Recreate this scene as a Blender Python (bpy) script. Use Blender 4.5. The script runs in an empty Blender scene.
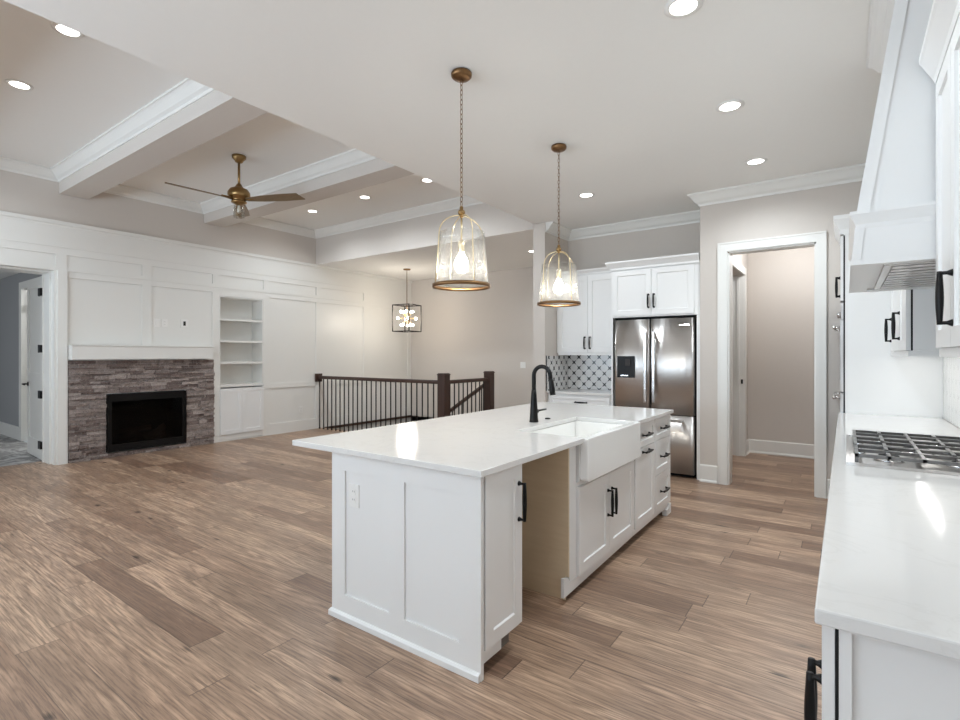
import bpy, bmesh, math, random
from mathutils import Vector, Matrix
random.seed(7)
S = bpy.context.scene
C = S.collection
PI = math.pi
# ------------------------------------------------------------------ camera, world, lights, exposure
cam = bpy.data.cameras.new('camera'); co = bpy.data.objects.new('camera', cam); C.objects.link(co)
cam.sensor_fit = 'HORIZONTAL'; cam.sensor_width = 36.0
cam.lens = 510.2/960*36; cam.shift_y = -(360-354.83)/960; cam.clip_start = 0.03; cam.clip_end = 200
co.location = (0, 0, 1.40); co.rotation_euler = (PI/2, 0, 0.62139)
S.camera = co
S.view_settings.view_transform = 'Standard'
try: S.view_settings.look = 'None'
except Exception: pass
S.view_settings.gamma = 1.0
S.view_settings.use_curve_mapping = False
S.view_settings.exposure = 0.0
cy = S.cycles
cy.max_bounces = 12; cy.diffuse_bounces = 7; cy.glossy_bounces = 5; cy.transparent_max_bounces = 16; cy.transmission_bounces = 6
cy.sample_clamp_indirect = 4.0; cy.caustics_reflective = False; cy.caustics_refractive = False
cy.use_denoising = True
W = bpy.data.worlds.new('sky'); S.world = W; W.use_nodes = True
bg = W.node_tree.nodes['Background']; bg.inputs[0].default_value = (0.80, 0.90, 1.0, 1); bg.inputs[1].default_value = 0.8

def area(name, loc, rot, sx, sy, watts, col, spread=PI):
    l = bpy.data.lights.new(name, 'AREA'); l.shape = 'RECTANGLE'; l.size = sx; l.size_y = sy
    l.energy = watts; l.color = col; l.spread = spread
    o = bpy.data.objects.new(name, l); C.objects.link(o); o.location = loc; o.rotation_euler = rot
    return o
DAY = (0.71, 0.855, 1.0)
RY = -4.0     # rear wall, behind the camera, with three large windows
WIN = [(-7.3, -5.3), (-4.6, -2.6), (-1.9, -0.1)]
for (a, b), watts in zip(WIN, (225, 215, 105)):
    area('window_daylight', ((a+b)/2, RY+0.02, 1.45), (PI/2+1.2, 0, 0), b-a, 2.3, watts, DAY)   # window daylight, tilted up so the ceiling brightens more than the island

# ------------------------------------------------------------------ materials
def newmat(n):
    m = bpy.data.materials.new(n); m.use_nodes = True
    return m, m.node_tree.nodes, m.node_tree.links, m.node_tree.nodes['Principled BSDF']
def srgb(r, g, b):
    f = lambda c: (c/255/12.92 if c/255 <= 0.04045 else ((c/255+0.055)/1.055)**2.4)
    return (f(r), f(g), f(b), 1)
class NB:
    """small node-building helper"""
    def __init__(s, m): s.t = m.node_tree; s.n = s.t.nodes; s.l = s.t.links
    def put(s, sock, v):
        if isinstance(v, (int, float)): sock.default_value = v
        elif isinstance(v, tuple): sock.default_value = v
        else: s.l.new(v, sock)
    def math(s, op, a, b=None, c=None, clamp=False):
        n = s.n.new('ShaderNodeMath'); n.operation = op; n.use_clamp = clamp
        s.put(n.inputs[0], a)
        if b is not None: s.put(n.inputs[1], b)
        if c is not None: s.put(n.inputs[2], c)
        return n.outputs[0]
    def xyz(s, x, y, z):
        n = s.n.new('ShaderNodeCombineXYZ')
        for i, v in enumerate((x, y, z)): s.put(n.inputs[i], v)
        return n.outputs[0]
    def pos(s):
        t = s.n.new('ShaderNodeTexCoord'); x = s.n.new('ShaderNodeSeparateXYZ')
        s.l.new(t.outputs['Object'], x.inputs[0]); return t.outputs['Object'], x.outputs
    def noise(s, vec, scale, detail=4, rough=0.55, dist=0.0, out=0):
        n = s.n.new('ShaderNodeTexNoise'); s.put(n.inputs['Vector'], vec)
        n.inputs['Scale'].default_value = scale; n.inputs['Detail'].default_value = detail
        n.inputs['Roughness'].default_value = rough; n.inputs['Distortion'].default_value = dist
        return n.outputs[out]
    def white(s, vec, out='Value'):
        n = s.n.new('ShaderNodeTexWhiteNoise'); n.noise_dimensions = '3D'; s.put(n.inputs['Vector'], vec); return n.outputs[out]
    def ramp(s, f, stops, interp='LINEAR'):
        n = s.n.new('ShaderNodeValToRGB'); s.put(n.inputs[0], f); e = n.color_ramp.elements
        n.color_ramp.interpolation = interp
        while len(e) < len(stops): e.new(0.5)
        for i, (p, c) in enumerate(stops): e[i].position = p; e[i].color = c
        return n.outputs[0]
    def mix(s, f, a, b, mode='MIX'):
        n = s.n.new('ShaderNodeMix'); n.data_type = 'RGBA'; n.blend_type = mode
        s.put(n.inputs[0], f); s.put(n.inputs[6], a); s.put(n.inputs[7], b); return n.outputs[2]
    def bump(s, h, strength=0.2, dist=0.01):
        n = s.n.new('ShaderNodeBump'); n.inputs['Strength'].default_value = strength; n.inputs['Distance'].default_value = dist
        s.put(n.inputs['Height'], h); return n.outputs[0]
def plain(n, col, rough=0.5, metal=0.0, spec=0.5, var=0.0, bump=0.0, scale=30):
    m, N, L, b = newmat(n); k = NB(m)
    b.inputs['Roughness'].default_value = rough; b.inputs['Metallic'].default_value = metal
    b.inputs['Specular IOR Level'].default_value = spec
    o, _ = k.pos(); f = k.noise(o, scale)
    d = tuple(c*(1-var) for c in col[:3])+(1,); u = tuple(min(1, c*(1+var)) for c in col[:3])+(1,)
    k.put(b.inputs['Base Color'], k.mix(f, d, u))
    if bump: k.put(b.inputs['Normal'], k.bump(f, bump, 0.002))
    return m
def emit(n, col, strength):
    m = bpy.data.materials.new(n); m.use_nodes = True; N = m.node_tree.nodes; N.clear()
    e = N.new('ShaderNodeEmission'); e.inputs[0].default_value = col; e.inputs[1].default_value = strength
    o = N.new('ShaderNodeOutputMaterial'); m.node_tree.links.new(e.outputs[0], o.inputs[0]); return m
M = {}
M['ceiling'] = plain('ceiling_paint', srgb(236, 235, 232), 0.9, var=0.01, spec=0.2)
M['wall'] = plain('greige_wall_paint', srgb(203, 196, 189), 0.75, var=0.015, spec=0.3)
M['trim'] = plain('white_trim_paint', srgb(226, 225, 221), 0.35, var=0.008)
M['cab'] = plain('white_cabinet_lacquer', srgb(229, 229, 228), 0.32, var=0.006)
M['black'] = plain('matte_black_metal', srgb(22, 21, 21), 0.4, 0.6, var=0.1)
M['dark'] = plain('dark_gap', srgb(14, 14, 14), 0.8)
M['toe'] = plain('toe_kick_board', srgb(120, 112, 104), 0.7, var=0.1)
M['iron'] = plain('dark_iron', srgb(40, 33, 30), 0.45, 0.3, var=0.1)
M['castiron'] = plain('burnished_cast_iron', srgb(112, 110, 108), 0.28, 0.9, var=0.2)
M['brass'] = plain('aged_brass', srgb(152, 124, 84), 0.3, 1.0, var=0.1)
M['brass_light'] = plain('polished_brass', srgb(236, 218, 178), 0.28, 1.0, var=0.05)
M['bronze'] = plain('antique_bronze', srgb(128, 98, 68), 0.38, 1.0, var=0.25, scale=60)
M['porcelain'] = plain('white_fireclay', srgb(240, 240, 238), 0.12, var=0.004)
M['plastic'] = plain('white_switch_plastic', srgb(232, 231, 228), 0.4)
M['pane_white'] = plain('white_subway_tile_base', srgb(238, 238, 236), 0.15)
M['grey_room'] = plain('grey_blue_paint', srgb(150, 151, 153), 0.8, var=0.01)
M['lens'] = emit('recessed_lens_glow', (1, 0.96, 0.9, 1), 9.0)
M['bulb'] = emit('bulb_glow', (1, 0.94, 0.84, 1), 22.0)
M['led'] = emit('led_strip_glow', (1, 0.98, 0.95, 1), 8.0)
M['chrome'] = plain('bright_chrome', srgb(225, 225, 226), 0.12, 1.0)

def m_floor():
    m, N, L, b = newmat('oak_plank_floor'); k = NB(m)
    o, p = k.pos(); x, y = p[0], p[1]
    Wd, Ln = 0.168, 1.6
    rw = k.math('DIVIDE', y, Wd); row = k.math('FLOOR', rw); fy = k.math('FRACT', rw)
    off = k.math('MULTIPLY', k.white(k.xyz(row, 3.1, 0.7)), 7.3)
    cl = k.math('ADD', k.math('DIVIDE', x, Ln), off); col = k.math('FLOOR', cl); fx = k.math('FRACT', cl)
    idv = k.xyz(row, col, 0.0)
    r1 = k.white(idv); r2 = k.white(k.xyz(col, row, 5.5)); r3 = k.white(k.xyz(row, col, 9.5))
    # grain coordinates shifted per plank
    gx = k.math('ADD', x, k.math('MULTIPLY', r1, 31.0)); gy = k.math('ADD', y, k.math('MULTIPLY', r2, 17.0))
    warp = k.noise(k.xyz(k.math('MULTIPLY', gx, 0.55), k.math('MULTIPLY', gy, 5.0), r1), 1.0, 3, 0.5)
    g = k.math('ADD', k.math('MULTIPLY', gy, 42.0), k.math('MULTIPLY', warp, 20.0))
    rings = k.math('ABSOLUTE', k.math('SINE', k.math('MULTIPLY', g, 2.0)))
    fine = k.noise(k.xyz(k.math('MULTIPLY', gx, 4.0), k.math('MULTIPLY', gy, 110.0), 0.0), 1.0, 6, 0.7)
    mid = k.noise(k.xyz(k.math('MULTIPLY', gx, 1.6), k.math('MULTIPLY', gy, 14.0), r3), 1.0, 5, 0.6)
    base = k.ramp(r1, [(0.0, srgb(142, 113, 93)), (0.3, srgb(184, 154, 129)), (0.65, srgb(214, 182, 154)), (1.0, srgb(167, 137, 114))])
    warm = k.mix(k.math('MULTIPLY', r2, 0.22), base, srgb(172, 132, 108))
    c1 = k.mix(k.ramp(mid, [(0.34, (1, 1, 1, 1)), (0.62, (0, 0, 0, 1))]), warm, srgb(104, 78, 63)) if False else warm
    dk = k.math('MULTIPLY', k.ramp(mid, [(0.38, (1, 1, 1, 1)), (0.60, (0, 0, 0, 1))]), 0.55)
    c1 = k.mix(dk, warm, srgb(108, 86, 72))
    lt = k.math('MULTIPLY', k.ramp(mid, [(0.55, (0, 0, 0, 1)), (0.75, (1, 1, 1, 1))]), 0.4)
    c2 = k.mix(lt, c1, srgb(196, 170, 147))
    c3 = k.mix(k.math('MULTIPLY', k.ramp(fine, [(0.40, (1, 1, 1, 1)), (0.54, (0, 0, 0, 1))]), 0.62), c2, srgb(94, 74, 62))
    rg = k.math('MULTIPLY', k.math('POWER', rings, 4.0), k.math('MULTIPLY', k.ramp(mid, [(0.36, (0, 0, 0, 1)), (0.52, (1, 1, 1, 1))]), 0.42))
    c4 = k.mix(rg, c3, srgb(96, 74, 61))
    # knots
    v = N.new('ShaderNodeTexVoronoi'); v.inputs['Scale'].default_value = 1.0; v.feature = 'F1'
    k.put(v.inputs['Vector'], k.xyz(k.math('MULTIPLY', gx, 1.7), k.math('MULTIPLY', gy, 4.6), 0.0))
    kd = k.math('ADD', v.outputs['Distance'], k.math('MULTIPLY', k.math('SUBTRACT', fine, 0.5), 0.18))
    kn = k.math('MULTIPLY', k.ramp(kd, [(0.035, (1, 1, 1, 1)), (0.10, (0, 0, 0, 1))]), 0.9)
    c5 = k.mix(kn, c4, srgb(48, 36, 30))
    # seams
    ey = k.math('MULTIPLY', k.math('MINIMUM', fy, k.math('SUBTRACT', 1.0, fy)), Wd)
    ex = k.math('MULTIPLY', k.math('MINIMUM', fx, k.math('SUBTRACT', 1.0, fx)), Ln)
    e = k.math('MINIMUM', ey, ex)
    seam = k.ramp(e, [(0.0008, (1, 1, 1, 1)), (0.0026, (0, 0, 0, 1))])
    c6 = k.mix(k.math('MULTIPLY', k.ramp(k.math('ADD', k.math('LESS_THAN', ex, 0.004), r3), [(0.3, (0.25, 0.25, 0.25, 1)), (0.9, (1, 1, 1, 1))]), k.math('MULTIPLY', seam, 0.8)), c5, srgb(40, 30, 26))
    k.put(b.inputs['Base Color'], c6)
    k.put(b.inputs['Roughness'], k.math('ADD', 0.30, k.math('MULTIPLY', mid, 0.14)))
    h = k.math('SUBTRACT', k.math('MULTIPLY', fine, 0.35), seam)
    k.put(b.inputs['Normal'], k.bump(h, 0.25, 0.0015))
    b.inputs['Specular IOR Level'].default_value = 0.45
    return m
M['floor'] = m_floor()
def m_quartz():
    m, N, L, b = newmat('white_quartz'); k = NB(m); o, p = k.pos()
    a = k.noise(o, 2.2, 6, 0.6, 1.6); a2 = k.noise(o, 60, 3)
    vein = k.math('ABSOLUTE', k.math('SUBTRACT', a, 0.5))
    c = k.mix(k.math('MULTIPLY', k.ramp(vein, [(0.0, (1, 1, 1, 1)), (0.02, (0, 0, 0, 1))]), 0.09), srgb(220, 219, 217), srgb(164, 160, 154))
    c = k.mix(k.math('MULTIPLY', a2, 0.06), c, srgb(215, 213, 210))
    k.put(b.inputs['Base Color'], c); b.inputs['Roughness'].default_value = 0.11
    return m
M['quartz'] = m_quartz()
def m_birch():
    m, N, L, b = newmat('unfinished_birch_ply'); k = NB(m); o, p = k.pos()
    f = k.noise(k.xyz(k.math('MULTIPLY', p[0], 4.0), k.math('MULTIPLY', p[1], 4.0), k.math('MULTIPLY', p[2], 40.0)), 1.0, 5, 0.6, 0.8)
    f2 = k.noise(o, 3.0, 3)
    c = k.mix(f, srgb(226, 208, 180), srgb(206, 184, 152)); c = k.mix(k.math('MULTIPLY', f2, 0.35), c, srgb(214, 192, 160))
    k.put(b.inputs['Base Color'], c); b.inputs['Roughness'].default_value = 0.6
    return m
M['birch'] = m_birch()
def m_steel():
    m, N, L, b = newmat('brushed_stainless'); k = NB(m); o, p = k.pos()
    f = k.noise(k.xyz(k.math('MULTIPLY', p[0], 3.0), k.math('MULTIPLY', p[1], 3.0), k.math('MULTIPLY', p[2], 400.0)), 1.0, 3)
    k.put(b.inputs['Base Color'], k.mix(f, srgb(186, 182, 179), srgb(206, 203, 200)))
    w = k.noise(k.xyz(k.math('MULTIPLY', p[0], 5.0), 0.0, k.math('MULTIPLY', p[2], 1.2)), 1.0, 2)
    b.inputs['Metallic'].default_value = 1.0; b.inputs['Roughness'].default_value = 0.3
    b.inputs['Anisotropic'].default_value = 0.8; tg = N.new('ShaderNodeTangent'); tg.direction_type = 'RADIAL'; tg.axis = 'Z'; L.new(tg.outputs[0], b.inputs['Tangent']); b.inputs['Anisotropic Rotation'].default_value = 0.25
    k.put(b.inputs['Normal'], k.bump(w, 0.35, 0.02))
    return m
M['steel'] = m_steel()
def m_wood(n, a, bb, sc=1.0, axis=2, rough=0.4):
    m, N, L, b = newmat(n); k = NB(m); o, p = k.pos()
    q = [k.math('MULTIPLY', p[i], (3.0 if i == axis else 60.0)*sc) for i in range(3)]
    f = k.noise(k.xyz(*q), 1.0, 5, 0.6, 0.4)
    k.put(b.inputs['Base Color'], k.mix(f, a, bb)); b.inputs['Roughness'].default_value = rough
    return m
M['newel'] = m_wood('dark_stained_oak', srgb(44, 29, 24), srgb(76, 52, 42))
M['blade'] = m_wood('walnut_fan_blade', srgb(98, 78, 52), srgb(132, 108, 76), axis=0, rough=0.45)
M['log'] = m_wood('ceramic_log', srgb(60, 46, 38), srgb(126, 96, 74), 0.4, 1, 0.9)
def m_seeded():
    m = bpy.data.materials.new('seeded_glass'); m.use_nodes = True; N = m.node_tree.nodes; N.clear(); k = NB(m)
    o, p = k.pos()
    tr = N.new('ShaderNodeBsdfTransparent'); tr.inputs[0].default_value = (0.97, 0.97, 0.96, 1)
    gl = N.new('ShaderNodeBsdfGlossy'); gl.inputs['Roughness'].default_value = 0.04
    df = N.new('ShaderNodeBsdfTranslucent'); df.inputs[0].default_value = (0.95, 0.94, 0.92, 1)
    v = N.new('ShaderNodeTexVoronoi'); v.inputs['Scale'].default_value = 115.0; k.put(v.inputs['Vector'], o)
    seed = k.ramp(v.outputs['Distance'], [(0.16, (1, 1, 1, 1)), (0.34, (0, 0, 0, 1))])
    fr = N.new('ShaderNodeFresnel'); fr.inputs[0].default_value = 1.45
    k.put(fr.inputs['Normal'], k.bump(seed, 0.5, 0.004))
    m1 = N.new('ShaderNodeMixShader'); k.put(m1.inputs[0], k.math('MULTIPLY', fr.outputs[0], 0.45)); k.l.new(tr.outputs[0], m1.inputs[1]); k.l.new(gl.outputs[0], m1.inputs[2])
    m2 = N.new('ShaderNodeMixShader'); k.put(m2.inputs[0], k.math('ADD', 0.02, k.math('MULTIPLY', seed, 0.26))); k.l.new(m1.outputs[0], m2.inputs[1]); k.l.new(df.outputs[0], m2.inputs[2])
    out = N.new('ShaderNodeOutputMaterial'); k.l.new(m2.outputs[0], out.inputs[0]); return m
M['seeded'] = m_seeded()
def m_clear(n, tint, refl=0.6):
    m = bpy.data.materials.new(n); m.use_nodes = True; N = m.node_tree.nodes; N.clear(); k = NB(m)
    tr = N.new('ShaderNodeBsdfTransparent'); tr.inputs[0].default_value = tint
    gl = N.new('ShaderNodeBsdfGlossy'); gl.inputs['Roughness'].default_value = 0.05
    fr = N.new('ShaderNodeFresnel'); fr.inputs[0].default_value = 1.45
    m1 = N.new('ShaderNodeMixShader'); k.put(m1.inputs[0], k.math('MULTIPLY', fr.outputs[0], refl)); k.l.new(tr.outputs[0], m1.inputs[1]); k.l.new(gl.outputs[0], m1.inputs[2])
    out = N.new('ShaderNodeOutputMaterial'); k.l.new(m1.outputs[0], out.inputs[0]); return m
M['fireglass'] = m_clear('smoked_fireplace_glass', (0.42, 0.42, 0.43, 1), 0.3)
M['clear'] = m_clear('clear_glass', (0.97, 0.96, 0.93, 1), 0.5)
M['bulbglass'] = M['bulb']
def m_stone(n, c0, c1):
    m, N, L, b = newmat(n); k = NB(m); o, p = k.pos()
    f = k.noise(o, 16, 8, 0.75, 1.2); f2 = k.noise(o, 34, 6, 0.75, 0.6)
    c = k.mix(k.ramp(f, [(0.3, (0, 0, 0, 1)), (0.7, (1, 1, 1, 1))]), c0, c1)
    c = k.mix(k.math('MULTIPLY', k.ramp(f2, [(0.58, (0, 0, 0, 1)), (0.68, (1, 1, 1, 1))]), 0.75), c, srgb(206, 197, 191))
    c = k.mix(k.math('MULTIPLY', k.ramp(f2, [(0.34, (1, 1, 1, 1)), (0.46, (0, 0, 0, 1))]), 0.75), c, srgb(58, 50, 48))
    k.put(b.inputs['Base Color'], c); b.inputs['Roughness'].default_value = 0.85
    k.put(b.inputs['Normal'], k.bump(f, 0.9, 0.015)); return m
M['stone'] = m_stone('ledger_stone', srgb(118, 107, 102), srgb(166, 153, 147))
M['stone2'] = m_stone('ledger_stone_dark', srgb(96, 84, 80), srgb(138, 122, 116))
M['stone3'] = m_stone('ledger_stone_pale', srgb(140, 128, 122), srgb(188, 176, 170))
def m_lantern():
    m, N, L, b = newmat('black_cross_mosaic_tile'); k = NB(m); o, p = k.pos()
    u = k.math('ADD', p[0], k.math('MULTIPLY', p[1], 1.0)); v = p[2]
    P_ = 0.152
    a = k.math('DIVIDE', k.math('ADD', u, v), P_); bb = k.math('DIVIDE', k.math('SUBTRACT', u, v), P_)
    def dist(q): f = k.math('FRACT', k.math('ADD', q, 100.0)); return k.math('MINIMUM', f, k.math('SUBTRACT', 1.0, f))
    da, db = dist(a), dist(bb)
    def mask(d, e):
        w = k.math('MAXIMUM', 0.018, k.math('SUBTRACT', 0.085, k.math('MULTIPLY', e, 0.30)))
        return k.math('SUBTRACT', 1.0, k.math('SMOOTH_MIN', k.math('DIVIDE', d, w), 1.0, 0.2))
    def hard(d, e):
        w = k.math('MAXIMUM', 0.022, k.math('SUBTRACT', 0.12, k.math('MULTIPLY', e, 0.24)))
        return k.math('LESS_THAN', d, w)
    ms = k.math('MAXIMUM', hard(da, db), hard(db, da))
    bold = k.math('LESS_THAN', k.math('MAXIMUM', da, db), 0.33)
    dk = k.mix(bold, srgb(165, 162, 160), srgb(46, 45, 46))
    n = k.noise(o, 14, 3)
    k.put(b.inputs['Base Color'], k.mix(ms, k.mix(n, srgb(226, 225, 223), srgb(205, 204, 203)), dk)); b.inputs['Roughness'].default_value = 0.2
    return m
M['lantern'] = m_lantern()
def m_picket():
    m, N, L, b = newmat('white_picket_tile'); k = NB(m); o, p = k.pos()
    y, z = p[1], p[2]
    px, pz = 0.075, 0.20
    cq = k.math('DIVIDE', y, px); ci = k.math('FLOOR', cq); fy = k.math('ABSOLUTE', k.math('SUBTRACT', k.math('FRACT', cq), 0.5))
    zz = k.math('ADD', k.math('DIVIDE', z, pz), k.math('MULTIPLY', k.math('MODULO', k.math('ABSOLUTE', ci), 2.0), 0.5))
    fz = k.math('FRACT', k.math('SUBTRACT', zz, k.math('MULTIPLY', fy, 0.36)))
    ez = k.math('MULTIPLY', k.math('MINIMUM', fz, k.math('SUBTRACT', 1.0, fz)), pz)
    ey = k.math('MULTIPLY', k.math('SUBTRACT', 0.5, fy), px)
    g = k.math('LESS_THAN', k.math('MINIMUM', ez, ey), 0.0022)
    k.put(b.inputs['Base Color'], k.mix(g, srgb(232, 232, 230), srgb(150, 150, 149))); b.inputs['Roughness'].default_value = 0.15
    k.put(b.inputs['Normal'], k.bump(k.math('SUBTRACT', 1.0, g), 0.3, 0.002)); return m
M['picket'] = m_picket()
def m_carpet():
    m, N, L, b = newmat('plastic_covered_carpet'); k = NB(m); o, p = k.pos()
    f = k.noise(o, 3.2, 6, 0.62, 2.2); g = k.noise(o, 160, 2)
    c = k.mix(k.ramp(f, [(0.46, (0, 0, 0, 1)), (0.6, (1, 1, 1, 1))]), srgb(142, 140, 139), srgb(206, 205, 204))
    c = k.mix(k.math('MULTIPLY', g, 0.3), c, srgb(110, 108, 108))
    k.put(b.inputs['Base Color'], c); b.inputs['Roughness'].default_value = 0.6
    k.put(b.inputs['Normal'], k.bump(f, 0.8, 0.03)); return m
M['carpet'] = m_carpet()

# ------------------------------------------------------------------ mesh helpers
class MB:
    def __init__(s): s.v = []; s.f = []; s.mi = []; s.sm = []
    def add(s, vs, fs, mi=0, smooth=False):
        o = len(s.v); s.v += [Vector(v) for v in vs]
        for f in fs: s.f.append([i+o for i in f]); s.mi.append(mi); s.sm.append(smooth)
        return s
    def box(s, x0, x1, y0, y1, z0, z1, mi=0):
        x0, x1 = min(x0, x1), max(x0, x1); y0, y1 = min(y0, y1), max(y0, y1); z0, z1 = min(z0, z1), max(z0, z1)
        vs = [(x0, y0, z0), (x1, y0, z0), (x1, y1, z0), (x0, y1, z0), (x0, y0, z1), (x1, y0, z1), (x1, y1, z1), (x0, y1, z1)]
        return s.add(vs, [(0, 3, 2, 1), (4, 5, 6, 7), (0, 1, 5, 4), (1, 2, 6, 5), (2, 3, 7, 6), (3, 0, 4, 7)], mi)
    def prism(s, poly, h0, h1, fn, mi=0):
        """poly: 2-D outline, fn(a,b,h)->xyz"""
        n = len(poly)
        vs = [fn(a, b, h0) for a, b in poly]+[fn(a, b, h1) for a, b in poly]
        fs = [tuple(range(n))[::-1], tuple(range(n, 2*n))]+[(i, (i+1) % n, n+(i+1) % n, n+i) for i in range(n)]
        return s.add(vs, fs, mi)
    def tube(s, pts, rad, seg=10, mi=0, closed=False, sides=None, up=None):
        pts = [Vector(p) for p in pts]; n = len(pts)
        R = rad if isinstance(rad, (list, tuple)) else [rad]*n
        vs = []; pu = None
        for i, p in enumerate(pts):
            if closed: t = pts[(i+1) % n]-pts[i-1]
            else: t = pts[min(i+1, n-1)]-pts[max(i-1, 0)]
            t.normalize()
            if pu is None:
                a = Vector(up) if up else (Vector((0, 0, 1)) if abs(t.z) < 0.9 else Vector((1, 0, 0)))
            else: a = pu
            u = (a-t*a.dot(t)).normalized(); w = t.cross(u); pu = u
            off = PI/4 if seg == 4 else 0
            for j in range(seg):
                an = 2*PI*j/seg+off; vs.append(p+(u*math.cos(an)+w*math.sin(an))*R[i])
        fs = []
        for i in range(n if closed else n-1):
            for j in range(seg):
                a = i*seg+j; b_ = i*seg+(j+1) % seg; c = ((i+1) % n)*seg+(j+1) % seg; d = ((i+1) % n)*seg+j
                fs.append((a, b_, c, d))
        if not closed: fs += [tuple(range(seg))[::-1], tuple(range((n-1)*seg, n*seg))]
        return s.add(vs, fs, mi, seg > 4)
    def lathe(s, prof, c=(0, 0, 0), seg=28, mi=0, cap=True, axis='z'):
        c = Vector(c); vs = []; n = len(prof)
        for r, z in prof:
            for j in range(seg):
                a = 2*PI*j/seg; q = (r*math.cos(a), r*math.sin(a), z)
                if axis == 'x': q = (q[2], q[0], q[1])
                if axis == 'y': q = (q[0], q[2], q[1])
                vs.append(c+Vector(q))
        fs = [(i*seg+j, i*seg+(j+1) % seg, (i+1)*seg+(j+1) % seg, (i+1)*seg+j) for i in range(n-1) for j in range(seg)]
        if cap: fs += [tuple(range(seg))[::-1], tuple(range((n-1)*seg, n*seg))]
        return s.add(vs, fs, mi, True)
    def sphere(s, c, r, seg=14, mi=0, sz=1.0):
        k = seg//2
        return s.lathe([(max(1e-4, r*math.sin(PI*i/k)), -r*sz*math.cos(PI*i/k)) for i in range(k+1)], c, seg, mi)
    def relief(s, fr, us, vs_, H, back=None, mi=0):
        """height field of flat cells on a frame (O,U,V,N); H(i,j)-> height or None (hole)"""
        O, U, V, Nn = [Vector(q) for q in fr]
        nu, nv = len(us)-1, len(vs_)-1
        P = lambda u, v, h: O+U*u+V*v+Nn*h
        g = [[H(i, j) for j in range(nv)] for i in range(nu)]
        def hh(i, j): return g[i][j] if 0 <= i < nu and 0 <= j < nv and g[i][j] is not None else None
        for i in range(nu):
            for j in range(nv):
                h = g[i][j]
                if h is None: continue
                a, b, c, d = us[i], us[i+1], vs_[j], vs_[j+1]
                s.add([P(a, c, h), P(b, c, h), P(b, d, h), P(a, d, h)], [(0, 1, 2, 3)], mi)
                for (di, dj, e0, e1) in ((-1, 0, (a, c), (a, d)), (1, 0, (b, c), (b, d)), (0, -1, (a, c), (b, c)), (0, 1, (a, d), (b, d))):
                    q = hh(i+di, j+dj)
                    if q is None:
                        if back is None: continue
                        q = back
                    if q < h-1e-9:
                        s.add([P(*e0, q), P(*e1, q), P(*e1, h), P(*e0, h)], [(0, 1, 2, 3)], mi)
        return s
    def sweep(s, path, prof, closed=False, mi=0):
        """moulding: path of (x,y) at z given in profile; prof = [(out,z)], out goes to the LEFT of travel; mitred"""
        n = len(path); P = [Vector((p[0], p[1])) for p in path]; rings = []
        for i in range(n):
            if closed or 0 < i < n-1:
                a = (P[i]-P[i-1]).normalized(); b = (P[(i+1) % n]-P[i]).normalized()
            elif i == 0: a = b = (P[1]-P[0]).normalized()
            else: a = b = (P[-1]-P[-2]).normalized()
            na, nb = Vector((-a.y, a.x)), Vector((-b.y, b.x))
            mt = (na+nb); mt = mt/max(1e-6, mt.dot(na))if mt.length > 1e-6 else na
            rings.append([(P[i].x+mt.x*o, P[i].y+mt.y*o, z) for o, z in prof])
        m = len(prof); vs = [q for r in rings for q in r]; fs = []
        for i in range(n if closed else n-1):
            for j in range(m):
                k = (i+1) % n
                fs.append((i*m+j, i*m+(j+1) % m, k*m+(j+1) % m, k*m+j))
        if not closed: fs += [tuple(range(m)), tuple(range((n-1)*m, n*m))[::-1]]
        return s.add(vs, fs, mi)
def obj(name, mb, mat, parent=None, bevel=0.0, off=None, fix=True):
    """link a builder's geometry as ONE mesh object; geometry is given in world space and rebased on the parent thing"""
    me = bpy.data.meshes.new(name)
    base = Vector((0, 0, 0))
    q = parent
    while q is not None: base = base+q.location; q = q.parent
    if off is not None: base = base+Vector(off)
    me.from_pydata([v-base for v in mb.v], [], mb.f)
    mats = mat if isinstance(mat, list) else [mat]
    for a in mats: me.materials.append(a)
    for p, i, sm in zip(me.polygons, mb.mi, mb.sm): p.material_index = i; p.use_smooth = sm
    if fix or bevel:
        bm = bmesh.new(); bm.from_mesh(me); bmesh.ops.remove_doubles(bm, verts=bm.verts, dist=1e-5)
        if fix: bmesh.ops.recalc_face_normals(bm, faces=bm.faces)
        bm.to_mesh(me); bm.free()
    o = bpy.data.objects.new(name, me); C.objects.link(o)
    if parent: o.parent = parent
    if off is not None: o.location = off
    if bevel:
        b = o.modifiers.new('bevel', 'BEVEL'); b.width = bevel; b.segments = 2; b.limit_method = 'ANGLE'; b.angle_limit = 0.6
    return o
def tag(o, label, cat, group=None):
    o['label'] = label; o['category'] = cat
    if group: o['group'] = group
    return o
def thing(name, loc, label, cat, group=None):
    o = bpy.data.objects.new(name, None); C.objects.link(o); o.location = loc; o.empty_display_size = 0.05
    return tag(o, label, cat, group)
def struct(name, mb, mat, parent=None, fix=True, bevel=0.0):
    o = obj(name, mb, mat, parent, fix=fix, bevel=bevel)
    if parent is None: o['kind'] = 'structure'
    return o
def copy_tree(o, parent=None):
    c = o.copy(); C.objects.link(c)
    if parent: c.parent = parent
    for ch in list(o.children): copy_tree(ch, c)
    return c
def copy_thing(o, loc, label, group=None, rz=None):
    c = copy_tree(o); c.location = loc; c['label'] = label
    if group: c['group'] = group
    if rz is not None: c.rotation_euler = (0, 0, rz)
    return c

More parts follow.
